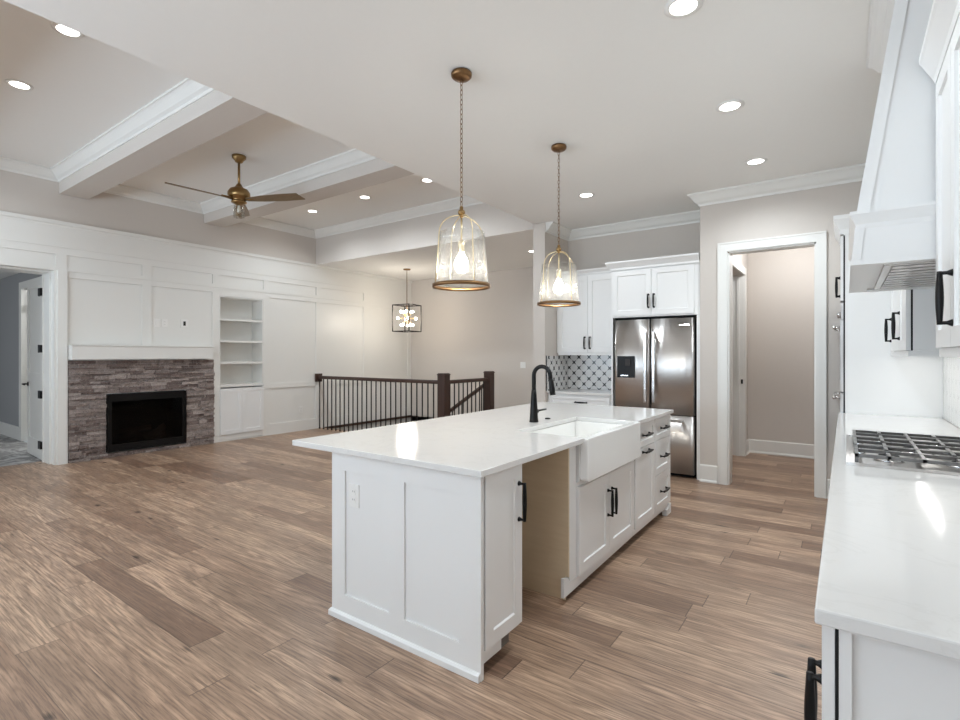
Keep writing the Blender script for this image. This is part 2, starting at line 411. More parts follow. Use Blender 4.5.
# frames for fronts: origin, along, up, outward normal
def shaker(fr, w, h, t=0.02, rail=0.065, dep=0.009, br=None):
    br = rail if br is None else br
    rr = min(rail, w*0.33)
    s = 0.004
    mb = MB(); O, U, V, Nn = [Vector(q) for q in fr]
    P = lambda u, v, n: O+U*u+V*v+Nn*n
    # outer slab with a recess that has a small sloped shoulder
    o_ = [(0, 0), (w, 0), (w, h), (0, h)]
    r_ = [(rr, br), (w-rr, br), (w-rr, h-rail), (rr, h-rail)]
    i_ = [(rr+s, br+s), (w-rr-s, br+s), (w-rr-s, h-rail-s), (rr+s, h-rail-s)]
    vs = [P(a, b, 0) for a, b in o_]+[P(a, b, t) for a, b in o_]+[P(a, b, t) for a, b in r_]+[P(a, b, t-dep) for a, b in i_]
    fs = [(3, 2, 1, 0)]
    for i in range(4):
        j = (i+1) % 4
        fs += [(i, j, 4+j, 4+i), (4+i, 4+j, 8+j, 8+i), (8+i, 8+j, 12+j, 12+i)]
    fs.append((12, 13, 14, 15)); mb.add(vs, fs); return mb
def pull(fr, c, L, vertical=True, r=0.0065, stand=0.032):
    """bow pull with square flared posts; c=(u,v) centre on the face, drawn in frame"""
    O, U, V, Nn = [Vector(q) for q in fr]
    P = lambda u, v, n: O+U*u+V*v+Nn*n
    ax = (0, 1) if vertical else (1, 0)
    mb = MB(); q = lambda d, n: P(c[0]+ax[0]*d, c[1]+ax[1]*d, n)
    for sg in (-1, 1):
        mb.tube([q(sg*L/2, 0), q(sg*L/2, 0.006), q(sg*L/2, 0.014), q(sg*L/2, stand)], [0.0125, 0.010, 0.006, 0.006], 8, up=U if vertical else V)
    pts = [q(-L/2-0.006+(L+0.012)*i/10, stand) for i in range(11)]
    mb.tube(pts, [0.0075+0.0038*math.sin(PI*i/10)**1.3 for i in range(11)], 8, up=Nn)
    return mb

# ------------------------------------------------------------------ the room
FX, RX = -8.157, 0.62          # fireplace wall face, range wall face
KY, NX0, NX1, NY = 6.023, -3.265, -1.31, 6.745   # kitchen end wall, nook sides, nook back
HY, SY = 6.05, 8.66            # header over the stair, stair back wall
CZ, LZ, SZ = 3.175, 3.73, 3.107
KX = -3.43                     # edge of the flat kitchen ceiling
# floor with the stair opening
mb = MB()
us = [-9.0, -8.6, FX, -5.0, -1.3, 1.0]; vs_ = [-4.2, 6.24, SY, 8.9]
mb.relief(((0, 0, 0), (1, 0, 0), (0, 1, 0), (0, 0, 1)), us, vs_, lambda i, j: None if ((i == 2 and j == 1) or (j >= 1 and i in (0, 1)) or i == 0 ) else 0.0, back=-0.28)
struct('floor', mb, M['floor'])
mb = MB(); mb.box(-13.6, -8.601, -2.0, 2.42, -0.06, -0.004); struct('floor_bedroom', mb, M['carpet'])
# ceilings
mb = MB(); mb.box(KX, RX+0.2, -4.2, KY+0.06, CZ, 3.9); mb.box(KX+0.1, NX1+0.0, KY+0.06, NY+0.1, CZ, 3.9); struct('ceiling', mb, M['ceiling'])
TY = 0.33
mb = MB(); mb.box(FX-0.4, KX-0.002, TY, HY, LZ, 3.9); mb.box(FX-0.4, KX-0.002, -4.2, TY, CZ, 3.9); struct('ceiling_living', mb, M['ceiling'])
mb = MB(); mb.box(FX-0.4, KX-0.002, HY+0.001, SY+0.1, SZ, SZ+0.003); mb.box(FX-0.4, KX-0.002, HY+0.14, SY+0.1, SZ+0.003, 3.7); struct('ceiling_stair', mb, M['ceiling'])
mb = MB(); mb.box(NX1+0.06, RX+0.2, KY+0.16, 8.4, 2.95, 3.1); struct('ceiling_hall', mb, M['ceiling'])
mb = MB(); mb.box(-13.6, FX-0.41, -2.0, 2.6, 2.75, 2.9); struct('ceiling_bedroom', mb, M['ceiling'])
# walls
mb = MB(); mb.box(FX, KX-0.002, HY, HY+0.139, SZ+0.0035, LZ-0.001); struct('wall_header', mb, M['wall'])
mb = MB(); mb.box(FX-0.42, FX-0.004, -4.2, SY+0.1, 3.101, LZ-0.001); struct('wall_left_upper', mb, M['wall'])
mb = MB(); mb.box(KX-0.014, NX0, HY, SY, -2.8, SZ+0.065); struct('wall_stub', mb, M['wall'])
mb = MB(); mb.box(FX-0.1, KX, SY, SY+0.1, -2.8, SZ-0.001); struct('wall_stair', mb, M['wall'])
mb = MB(); mb.box(NX0+0.001, NX1+0.1, NY, NY+0.1, 0, CZ-0.001); struct('wall_nook', mb, M['wall'])
DX0, DX1, DZ = -1.027, -0.235, 2.508
mb = MB(); mb.relief(((0, KY, 0), (1, 0, 0), (0, 0, 1), (0, -1, 0)), [NX1, DX0, DX1, RX+0.2], [0, DZ, CZ], lambda i, j: None if (i == 1 and j == 0) else 0.0, back=-0.14)
mb.box(NX1, NX1+0.14, KY+0.14, NY, 0, CZ); struct('wall_back', mb, M['wall'])
mb = MB(); mb.box(RX, RX+0.15, -4.2, KY-0.002, 0, CZ-0.001); struct('wall_right', mb, M['wall'])
# hall beyond the doorway
HX = -1.14
mb = MB(); mb.relief(((HX, 0, 0), (0, 1, 0), (0, 0, 1), (1, 0, 0)), [KY+0.141, 6.85, 7.86, 8.22], [0, 2.5, 2.949], lambda i, j: None if (i == 1 and j == 0) else 0.0, back=-0.14)
struct('wall_hall_left', mb, M['wall'])
mb = MB(); mb.box(HX-0.2, RX+0.3, 8.22, 8.32, 0, 2.949); struct('wall_hall_back', mb, M['wall'])
mb = MB(); mb.box(0.45, 0.55, KY+0.141, 8.22, 0, 2.949); struct('wall_hall_right', mb, M['wall'])
mb = MB(); mb.box(HX-1.5, HX-0.16, 7.9, 8.0, 0, 2.6); mb.box(HX-1.6, HX-1.5, 6.8, 8.0, 0, 2.6); struct('wall_closet', mb, M['wall'])
# rear wall behind the camera with three windows
mb = MB()
us = [FX-0.4]+[q for w in WIN for q in w]+[RX+0.2]
mb.relief(((0, RY, 0), (1, 0, 0), (0, 0, 1), (0, 1, 0)), us, [0, 0.3, 2.6, CZ], lambda i, j: None if (i % 2 == 1 and j == 1) else 0.0, back=-0.12)
struct('wall_rear', mb, M['wall'])
for i, (a, b) in enumerate(WIN):
    mb = MB()
    for q in (a, (a+b)/2-0.02, b-0.05): mb.box(q, q+0.05, RY-0.08, RY-0.03, 0.3, 2.6)
    for q in (0.3, 2.55): mb.box(a, b, RY-0.079, RY-0.031, q, q+0.05)
    struct('window_%d' % (i+1), mb, M['trim'])

# paneled fireplace wall: one height field with the frames, the bookcase and firebox recesses, the door hole
DY0, DY1 = 1.12, 2.118
ys = sorted([-4.0, 0.9, DY0-0.1, DY0, 1.25, DY1, 2.13, 2.243, 2.675, 3.111, 3.236, 3.694, 4.105, 4.219, 4.975, 5.083, 5.102, 6.053, 6.16, 7.22, 7.32, 8.55, SY])
zs = sorted([-2.7, 0, 0.012, 0.195, 0.068, 0.865, 0.815, 0.895, 0.905, 0.86, 1.40, 2.348, 2.395, 2.470, 2.475, 2.53, 2.68, 2.772, 3.03, 3.10])
ys = sorted(set(ys)); zs = sorted(set(zs))
def panel_h(i, j):
    y = (ys[i]+ys[i+1])/2; z = (zs[j]+zs[j+1])/2
    if z < 0: return -0.02 if y > 6.2 else None
    if DY0 < y < DY1 and z < 2.47: return None
    if 4.219 < y < 4.975 and 0.012 < z < 2.348: return -0.34
    if 2.675 < y < 3.694 and 0.068 < z < 0.865: return -0.40
    if z > 2.772: return 0.012
    if z > 2.475:
        if 2.53 < z < 2.68 and any(a < y < b for a, b in ((-4, 0.9), (0.9, 2.13), (2.243, 3.111), (3.236, 4.105), (4.219, 4.975), (5.083, 6.053), (6.16, 7.22), (7.32, 8.55))): return -0.006
        return 0.006
    if any(a < y < b for a, b in ((2.243, 3.111), (3.236, 4.105))) and 1.40 < z < 2.395: return -0.014
    if any(a < y < b for a, b in ((5.102, 6.053), (6.16, 7.22), (7.32, 8.55), (-4, 0.9))):
        if 0.905 < z < 2.395 or 0.195 < z < 0.815: return -0.014
    if 0.815 < z < 0.895: return 0.004
    return 0.0
mb = MB(); mb.relief(((FX, 0, 0), (0, 1, 0), (0, 0, 1), (1, 0, 0)), ys, zs, panel_h, back=-0.42)
struct('wall_left', mb, M['trim'])
mb = MB(); mb.sweep([(FX, SY), (FX, -4.0)], [(0.0, 3.028), (0.016, 3.03), (0.02, 3.05), (0.035, 3.065), (0.04, 3.1), (0.04, 3.105), (-0.002, 3.105)]); struct('trim_1', mb, M['trim'])
# crown mouldings
def crown(z, d=0.105, h=0.13):
    return [(0, z-h), (0.012, z-h), (0.018, z-h+0.022), (0.045, z-h+0.04), (d-0.03, z-0.042), (d-0.012, z-0.025), (d, z-0.022), (d, z-0.001), (0, z-0.001)]
B1, B2 = (2.166, 2.467), (3.976, 4.28)
for n, (y0, y1) in enumerate(((TY, B1[0]), (B1[1], B2[0]), (B2[1], HY))):
    mb = MB(); mb.sweep([(FX-0.003, y0), (KX-0.003, y0), (KX-0.003, y1), (FX-0.003, y1)], crown(LZ, 0.115), closed=True); struct('trim_%d' % (n+2), mb, M['trim'])
for n, (y0, y1) in enumerate((B1, B2)):
    mb = MB(); mb.box(FX-0.003, KX-0.003, y0, y1, 3.456, LZ-0.002); struct('trim_%d' % (n+5), mb, M['wall'])
mb = MB(); mb.sweep([(RX, KY), (NX1, KY), (NX1, NY), (NX0, NY), (NX0, HY+0.02)], crown(CZ, 0.11)); struct('trim_7', mb, M['trim'])
# baseboards and casings
def base(path, h=0.19): return MB().sweep(path, [(0, 0.0005), (0.028, 0.0005), (0.028, 0.012), (0.016, 0.03), (0.016, h-0.012), (0.010, h), (0, h)])
struct('baseboard_back', base([(DX0-0.105, KY), (NX1, KY)]), M['trim'])
struct('baseboard_right', base([(0.0-0.04, KY), (DX1+0.09, KY)]), M['trim'])
struct('baseboard_hall', base([(0.44, 8.22), (HX, 8.22), (HX, 7.96)]), M['trim'])
struct('baseboard_hall_left', base([(HX, 6.75), (HX, KY+0.145)]), M['trim'])
mb = MB()
cw = 0.1
mb.prism([(DX0-cw, 0), (DX0-0.004, 0), (DX0-0.004, DZ+0.004), (DX1+0.004, DZ+0.004), (DX1+0.004, 0), (DX1+cw-0.014, 0), (DX1+cw-0.014, DZ+cw), (DX0-cw, DZ+cw)], 0, 0.02, lambda a, b, h: (a, KY-0.0005-h, b))
for sx in (DX0-cw, DX1+cw-0.03): mb.box(sx, sx+0.016, KY-0.027, KY-0.02, 0, DZ+cw)
mb.box(DX0-cw, DX1+cw-0.014, KY-0.0265, KY-0.0195, DZ+cw-0.016, DZ+cw)
struct('trim_8', mb, M['trim'])
mb = MB(); mb.box(DX0-0.004, DX0+0.014, KY-0.001, KY+0.145, 0, DZ); mb.box(DX1-0.014, DX1+0.004, KY-0.001, KY+0.145, 0, DZ); mb.box(DX0, DX1, KY-0.001, KY+0.145, DZ-0.014, DZ+0.004)
struct('trim_9', mb, M['trim'])
mb = MB(); mb.box(HX, HX+0.02, 7.85, 7.95, 0, 2.6); mb.box(HX, HX+0.02, 6.76, 6.86, 0, 2.6); mb.box(HX, HX+0.02, 6.86, 7.85, 2.5, 2.6)
mb.box(HX-0.142, HX+0.002, 7.845, 7.861, 0, 2.5); mb.box(HX-0.142, HX+0.002, 6.849, 6.865, 0, 2.5); mb.box(HX-0.085, HX-0.05, 7.83, 7.846, 0, 2.5)
struct('trim_10', mb, M['trim'])
mb = MB(); mb.box(HX-0.035, HX-0.010, 7.842, 7.846, 1.0, 1.06); tag(obj('strike_plate', mb, M['black']), 'black strike plate on the white door jamb inside the hallway', 'strike plate')
# left doorway: pilaster casing beside the stone and its jamb stop
mb = MB(); mb.box(FX+0.0005, FX+0.026, 2.148, 2.246, 0, 2.474); struct('trim_11', mb, M['trim'])
mb = MB(); mb.box(FX-0.42, FX-0.12, DY1-0.02, DY1+0.001, 0, 2.471); mb.box(FX-0.42, FX-0.12, DY0, DY1-0.02, 2.451, 2.471); mb.box(FX-0.37, FX-0.335, DY1-0.034, DY1-0.02, 0, 2.45)
struct('trim_12', mb, M['trim'])
mb = MB(); mb.box(FX-0.14, FX-0.07, 1.83, 1.93, 2.4655, 2.4695); tag(obj('vent_plate', mb, M['plastic']), 'small white plate on the underside of the left doorway head', 'plate')
# bedroom beyond
mb = MB(); mb.relief(((0, 2.42, 0), (1, 0, 0), (0, 0, 1), (0, -1, 0)), [-13.6, -10.86, -9.75, FX-0.421], [0, 2.47, 2.749], lambda i, j: None if (i == 1 and j == 0) else 0.0, back=-0.14); struct('wall_bedroom', mb, M['grey_room'])
mb = MB(); mb.box(-13.7, -13.6, -2, 2.6, 0, 2.749); mb.box(-13.6, FX-0.421, -2.1, -2.0, 0, 2.749); struct('wall_bedroom_far', mb, M['grey_room'])
mb = MB(); mb.box(-11.0, -10.86, 2.395, 2.4195, 0, 2.58); mb.box(-10.875, -10.845, 2.39, 2.569, 0, 2.469); mb.box(-10.86, -9.65, 2.395, 2.4195, 2.47, 2.58); struct('trim_13', mb, M['trim'])
mb = MB(); mb.sweep([(-11.0, 2.42), (-13.6, 2.42)], [(0, 0), (0.02, 0), (0.02, 0.2), (0, 0.21)]); struct('baseboard_bedroom', mb, M['trim'])
mb = MB(); mb.box(-11.5, -9.2, 4.2, 4.3, 0, 2.75); mb.box(-11.5, -9.2, 2.57, 4.3, 2.75, 2.8); mb.box(-11.6, -11.5, 2.57, 4.3, 0, 2.8); mb.box(-9.2, -9.1, 2.57, 4.3, 0, 2.8); mb.box(-11.5, -9.2, 2.57, 4.2, -0.1, 0.0); struct('wall_bath', mb, M['trim'])

# ------------------------------------------------------------------ doors
def swing_door(name, fr, w, h, t):
    mb = MB(); O, U, V, Nn = fr
    us = [0, 0.11, w-0.11, w]; vz = [0, 0.24, 1.02, 1.14, h-0.12, h]
    for sgn, off in ((1, t), (-1, 0)):
        o2 = Vector(O)+Vector(Nn)*(t/2)
        mb.relief((o2, U, V, Vector(Nn)*sgn), us, vz, lambda i, j: t/2-0.009 if (i == 1 and j in (1, 3)) else t/2, back=0.0)
    d = struct(name, mb, M['trim']); return d
d1 = swing_door('door_1', (Vector((-8.60, 2.105, 0.012)), Vector((-0.998, 0.055, 0)), Vector((0, 0, 1)), Vector((0.055, 0.998, 0))), 0.86, 2.43, 0.04)
for z in (0.22, 0.88, 1.48, 2.22):
    mb = MB(); mb.box(-8.605, -8.50, 2.062, 2.0835, z-0.05, z+0.05); mb.tube([(-8.60, 2.075, z-0.052), (-8.60, 2.075, z+0.052)], 0.011, 8); obj('hinge', mb, M['black'], d1)
mb = MB(); mb.tube([(-9.40, 2.155, 0.99), (-9.40, 2.08, 0.99)], 0.012, 8); mb.tube([(-9.40, 2.085, 0.99), (-9.28, 2.08, 0.985)], 0.010, 8); mb.lathe([(0.03, -0.008), (0.03, 0.004)], (-9.40, 2.148, 0.99), 14, axis='y'); mb.tube([(-9.40, 2.19, 0.99), (-9.40, 2.25, 0.99)], 0.012, 8); mb.tube([(-9.40, 2.25, 0.99), (-9.29, 2.25, 0.985)], 0.010, 8); obj('handle', mb, M['black'], d1)
d2 = swing_door('door_2', (Vector((-10.80, 2.60, 0.012)), Vector((0.05, 0.998, 0)), Vector((0, 0, 1)), Vector((0.998, -0.05, 0))), 0.8, 2.42, 0.04)
for z in (0.25, 1.2, 2.2):
    mb = MB(); mb.box(-10.8595, -10.75, 2.555, 2.59, z-0.05, z+0.05); obj('hinge', mb, M['black'], d2)

# ------------------------------------------------------------------ fireplace group
t = thing('fireplace_surround', (FX, 3.19, 0), 'grey brown stacked ledger stone surround around the black gas fireplace', 'fireplace surround')
mb = MB(); z = 0.002; r = random.Random(3)
Y0, Y1, ZT = 2.256, 4.122, 1.325
hole = (2.668, 3.701, 0.060, 0.872)
rows = []
while z < ZT-0.012:
    h = r.choice([0.024, 0.03, 0.034, 0.04, 0.05])
    for e in (hole[2], hole[3], ZT):
        if z < e < z+h+0.016: h = e-z
    rows.append((z, h)); z += h
for z, h in rows:
    spans = [(Y0, Y1)] if not (z+h > hole[2]+0.001 and z < hole[3]-0.001) else [(Y0, hole[0]), (hole[1], Y1)]
    for a, b in spans:
        y = a
        while y < b-1e-4:
            l = r.uniform(0.07, 0.30); e = y+l
            if b-e < 0.08: e = b
            d = r.uniform(0.012, 0.050); g = 0.0012
            x0, x1 = FX+0.0005, FX+d
            j = lambda: r.uniform(-0.004, 0.004)
            yy0, yy1, z0, z1 = y+g, e-g, z+g, z+h-g; mid = (yy0+yy1)/2
            vs = [(x0, yy0, z0), (x0, yy1, z0), (x0, yy1, z1), (x0, yy0, z1), (x1+j(), yy0, z0), (x1+j(), yy1, z0), (x1+j(), yy1, z1), (x1+j(), yy0, z1), (x1+0.004+j(), mid, z0), (x1+0.004+j(), mid, z1)]
            mb.add(vs, [(0, 4, 7, 3), (1, 2, 6, 5), (0, 1, 5, 8, 4), (3, 7, 9, 6, 2), (4, 8, 9, 7), (8, 5, 6, 9)], r.choice([0, 0, 0, 1, 1, 2]))
            y = e
obj('stone_veneer', mb, [M['stone'], M['stone2'], M['stone3']], t, fix=False)
mb = MB(); mb.box(FX+0.013, FX+0.15, 2.256, 4.045, 1.338, 1.525); mb.box(FX+0.013, FX+0.16, 2.25, 4.05, 1.515, 1.53)
tag(obj('mantel_shelf', mb, M['trim'], bevel=0.003), 'thick white box mantel shelf above the stone fireplace', 'mantel')
t = thing('gas_fireplace', (FX, 3.185, 0.07), 'black framed gas fireplace with ceramic logs behind dark glass', 'fireplace')
a, b, c, d = 2.679, 3.690, 0.072, 0.861
mb = MB(); mb.prism([(a, c), (b, c), (b, d), (a, d)], -0.39, -0.385, lambda p, q, h: (FX+h, p, q))
for y in (a, b-0.01): mb.box(FX-0.385, FX+0.02, y, y+0.01, c, d)
mb.box(FX-0.385, FX+0.02, a, b, c, c+0.06); mb.box(FX-0.385, FX+0.02, a, b, d-0.01, d)
obj('firebox', mb, M['dark'], t)
mb = MB()
mb.relief(((FX, 0, 0), (0, 1, 0), (0, 0, 1), (1, 0, 0)), [a, a+0.012, a+0.05, b-0.05, b-0.012, b], [c, c+0.012, c+0.10, d-0.10, d-0.02, d], lambda i, j: None if (i == 2 and j == 2) else (0.055 if i in (0, 4) or j in (0, 4) else 0.042), back=0.02)
obj('frame', mb, M['black'], t)
mb = MB(); mb.box(FX+0.026, FX+0.030, a+0.045, b-0.045, c+0.095, d-0.095); obj('glass', mb, M['fireglass'], t)
for k, (p, q, rr) in enumerate([((-0.20, 2.90, 0.21), (-0.12, 3.12, 0.28), 0.045), ((-0.25, 3.05, 0.20), (-0.22, 3.50, 0.22), 0.05), ((-0.12, 3.25, 0.21), (-0.20, 3.48, 0.33), 0.04), ((-0.30, 2.92, 0.30), (-0.18, 3.30, 0.34), 0.035), ((-0.16, 3.20, 0.20), (-0.10, 3.42, 0.19), 0.035)]):
    p = Vector((FX+p[0], p[1], p[2])); q = Vector((FX+q[0], q[1], q[2]))
    mb = MB(); mb.tube([p.lerp(q, i/5) for i in range(6)], [rr*(0.85+0.15*((i*7) % 3)) for i in range(6)], 9); obj('log', mb, M['log'], t)
# built-in bookcase in the recess
t = thing('built_in_bookcase', (FX, 4.6, 0), 'white built-in bookcase with open shelves above two small cupboard doors', 'bookcase')
mb = MB(); y0, y1 = 4.222, 4.972
mb.box(FX-0.335, FX-0.325, y0, y1, 0.02, 2.344)
for y in (y0, y1-0.012): mb.box(FX-0.325, FX-0.002, y, y+0.012, 0.02, 2.344)
mb.box(FX-0.325, FX-0.002, y0+0.012, y1-0.012, 2.332, 2.344); mb.box(FX-0.325, FX-0.003, y0+0.012, y1-0.012, 0.02, 0.105)
obj('body', mb, M['trim'], t)
mb = MB(); mb.box(FX-0.325, FX+0.003, y0+0.012, y1-0.012, 0.875, 0.918); obj('counter_ledge', mb, M['trim'], t)
for z in (1.285, 1.638, 1.991):
    mb = MB(); mb.box(FX-0.325, FX-0.006, y0+0.013, y1-0.013, z-0.034, z); obj('shelf', mb, M['trim'], t)
for y in (4.226, 4.601):
    obj('door', shaker(((FX-0.004, y, 0.11), (0, 1, 0), (0, 0, 1), (1, 0, 0)), 0.372, 0.745, 0.022, 0.062, 0.008), M['cab'], t)
# switches and outlets
def plate(name, loc, nrm, w, h, label, cat, toggles=0, duplex=False, dark=False):
    t = thing(name, loc, label, cat); L = Vector(loc); Nn = Vector(nrm); U = Vector((0, 0, 1)).cross(Nn)
    def bx(u0, u1, v0, v1, n0, n1):
        q = MB(); P = lambda u, v, n: L+U*u+Vector((0, 0, v))+Nn*n
        q.add([P(u0, v0, n0), P(u1, v0, n0), P(u1, v1, n0), P(u0, v1, n0), P(u0, v0, n1), P(u1, v0, n1), P(u1, v1, n1), P(u0, v1, n1)], [(3, 2, 1, 0), (4, 5, 6, 7), (0, 1, 5, 4), (1, 2, 6, 5), (2, 3, 7, 6), (3, 0, 4, 7)]); return q
    obj('cover_plate', bx(-w/2, w/2, -h/2, h/2, 0.0006, 0.006), M['plastic'], t, bevel=0.0015)
    for k in range(toggles):
        u = (k-(toggles-1)/2)*0.046; obj('rocker', bx(u-0.016, u+0.016, -0.033, 0.033, 0.0061, 0.0095), M['plastic'], t)
    if duplex:
        for s in (-1, 1):
            rc = obj('receptacle', bx(-0.017, 0.017, s*0.021-0.014, s*0.021+0.014, 0.0061, 0.0085), M['plastic'], t)
            q = MB()
            for du in (-0.006, 0.006):
                e = bx(du-0.001, du+0.001, s*0.021-0.002, s*0.021+0.007, 0.0086, 0.0089); q.add(e.v, e.f)
            obj('slot', q, M['dark'], rc)
    if dark: obj('insert', bx(-0.017, 0.017, -0.033, 0.033, 0.0061, 0.0075), M['dark'], t)
    return t
plate('wall_switch', (FX-0.014, 3.306, 1.865), (1, 0, 0), 0.075, 0.12, 'white cover plate above the mantel, leftmost of the three', 'wall plate', toggles=1)
plate('wall_outlet', (FX-0.014, 3.412, 1.866), (1, 0, 0), 0.075, 0.12, 'white duplex outlet above the mantel, middle of the three plates', 'outlet', duplex=True)
plate('cable_outlet', (FX-0.014, 3.69, 1.875), (1, 0, 0), 0.11, 0.12, 'white plate with a dark insert above the mantel, nearest the bookcase', 'wall plate', dark=True)
plate('wall_outlet', (FX-0.014, 5.73, 0.385), (1, 0, 0), 0.075, 0.12, 'white duplex outlet low on the paneling beside the stair railing', 'outlet', duplex=True)
plate('light_switch', (-5.159, SY, 1.2), (0, -1, 0), 0.12, 0.12, 'white light switch on the beige stairwell wall', 'light switch', toggles=2)

# ------------------------------------------------------------------ stair railing
t = thing('stair_railing', (-6.6, 6.12, 0), 'dark stair guard railing with square newels and thin iron balusters', 'railing')
RYL, NXX, NYY = 6.10, -5.06, 7.34
mb = MB(); mb.box(FX+0.001, FX+0.03, RYL-0.075, RYL+0.075, 0.89, 1.045); obj('wall_block', mb, M['newel'], t, bevel=0.003)
def hrail(p, q):
    m = MB(); p = Vector(p); q = Vector(q); d = (q-p).normalized(); s = d.cross(Vector((0, 0, 1))).normalized(); u = s.cross(d)
    sec = [(-0.028, -0.03), (0.028, -0.03), (0.032, -0.01), (0.030, 0.012), (0.018, 0.028), (-0.018, 0.028), (-0.030, 0.012), (-0.032, -0.01)]
    n = len(sec); vs = [p+s*a+u*b for a, b in sec]+[q+s*a+u*b for a, b in sec]
    return m.add(vs, [tuple(range(n)), tuple(range(n, 2*n))[::-1]]+[(i, (i+1) % n, n+(i+1) % n, n+i) for i in range(n)])
obj('handrail', hrail((FX+0.03, RYL, 0.975), (NXX-0.071, RYL, 0.975)), M['newel'], t)
obj('handrail', hrail((NXX, RYL+0.071, 0.975), (NXX, NYY-0.068, 0.975)), M['newel'], t)
def newel(x, y, h, w, z0=0.0005):
    m = MB(); m.box(x-w/2, x+w/2, y-w/2, y+w/2, z0, h-0.03); m.box(x-w/2-0.006, x+w/2+0.006, y-w/2-0.006, y+w/2+0.006, h-0.03, h-0.012); m.box(x-w/2+0.004, x+w/2-0.004, y-w/2+0.004, y+w/2-0.004, h-0.012, h)
    return m
obj('newel_post', newel(NXX, RYL, 1.115, 0.14), M['newel'], t, bevel=0.003); obj('newel_post', newel(NXX, NYY, 1.115, 0.135), M['newel'], t, bevel=0.003)
mb = MB(); mb.box(-0.0075, 0.0075, -0.0075, 0.0075, 0, 0.945); mb.box(-0.012, 0.012, -0.012, 0.012, 0, 0.02)
proto = None
spots = [(-8.11+0.1185*i, RYL) for i in range(26)]+[(NXX, RYL+0.071+0.115*(i+0.7)) for i in range(10)]
for x, y in spots:
    if x > NXX-0.08 and y == RYL: continue
    if proto is None: proto = MB(); proto.v = mb.v; proto.f = mb.f; proto.mi = mb.mi; proto.sm = mb.sm; o = obj('baluster', MB().add([v+t.location for v in mb.v], mb.f), M['iron'], t); proto = o
    else: o = proto.copy(); C.objects.link(o); o.parent = t
    o.location = Vector((x, y, 0.0008))-t.location
t = thing('descending_handrail', (-5.2, NYY, 0.9), 'dark sloped stair handrail running down from the far newel post', 'handrail')
obj('rail', hrail((NXX-0.069, NYY, 0.895), (NXX-1.6, NYY, 0.895-1.0)), M['newel'], t)
for i in range(7):
    x = NXX-0.16-0.22*i; z = 0.895-(NXX-0.069-x)*0.653; mb = MB(); mb.box(x-0.0075, x+0.0075, NYY-0.0075, NYY+0.0075, z-0.86, z-0.03); obj('baluster', mb, M['iron'], t)
mb = MB(); mb.box(FX-0.013, FX+0.03, 6.243, SY-0.002, -0.035, 0.012); struct('trim_15', mb, M['newel'])
mb = MB()
for i in range(9): mb.box(-5.06-0.27*(i+1), -5.06-0.27*i, 7.42, SY-0.002, -0.19*(i+1)-0.04, -0.19*(i+1))
struct('floor_stairs', mb, M['floor'])
mb = MB(); mb.box(FX, KX-0.1, HY+0.2, SY, -2.8, -2.7); struct('floor_lower', mb, M['floor'])
mb = MB(); mb.box(FX, -5.0, 6.14, 6.235, -2.7, -0.285); mb.box(-5.0, -4.9, 6.24, SY, -2.7, -0.285); struct('wall_stairwell', mb, M['wall'])

# ------------------------------------------------------------------ kitchen island
IX0, IX1, IY0, IY1 = -2.254, -1.282, 1.775, 4.665     # cabinet block (door fronts stand 2 cm proud of IX1)
FXF = IX1                                             # carcass front plane
def ifr(y, z): return ((FXF+0.001, y, z), (0, 1, 0), (0, 0, 1), (1, 0, 0))
ZC = 0.884
# unit at the near end
t = thing('end_cabinet', (-1.75, 1.95, 0), 'white island end cabinet with two panels, nearest the camera', 'cabinet')
mb = MB(); mb.box(-1.88, FXF, IY0+0.022, 2.105, 0.10, ZC); mb.box(-1.88, -1.35, IY0+0.022, 2.105, 0.0005, 0.10); obj('carcass', mb, M['cab'], t)
mb = MB(); mb.relief(((0, IY0+0.021, 0), (1, 0, 0), (0, 0, 1), (0, -1, 0)), [IX0, -2.15, -1.822, -1.719, -1.385, -1.266], [0.0005, 0.132, 0.788, ZC], lambda i, j: 0.011 if (j == 1 and i in (1, 3)) else 0.021, back=0.0)
obj('end_panel', mb, M['cab'], t)
mb = MB(); mb.sweep([(IX0-0.001, IY0+0.3), (IX0-0.001, IY0), (-1.27, IY0)][::-1], [(0, 0.0005), (0.014, 0.0005), (0.013, 0.026), (0.006, 0.036), (0, 0.038)]); obj('shoe_moulding', mb, M['cab'], t)
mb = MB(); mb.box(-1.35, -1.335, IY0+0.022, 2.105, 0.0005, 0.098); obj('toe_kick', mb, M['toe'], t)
mb = MB(); mb.prism([(IY0+0.022, 0.055), (1.955, 0.055), (1.955, 0.10), (2.108, 0.10), (2.108, 0.118), (IY0+0.022, 0.118)], 0, 0.022, lambda a, b, h: (FXF-0.02+h, a, b)); obj('bottom_rail', mb, M['cab'], t)
mb = MB(); mb.box(FXF-0.01, FXF+0.010, IY0+0.0225, 1.8025, 0.119, ZC); obj('painted_gap_shade', mb, M['dark'], t)  # black strip painting the shade between end panel and door
dr = obj('door', shaker(ifr(1.803, 0.121), 0.305, ZC-0.121-0.006, 0.02, 0.062), M['cab'], t)
obj('handle', pull(((FXF+0.021, 0, 0), (0, 1, 0), (0, 0, 1), (1, 0, 0)), (2.078, 0.705), 0.17), M['black'], dr)
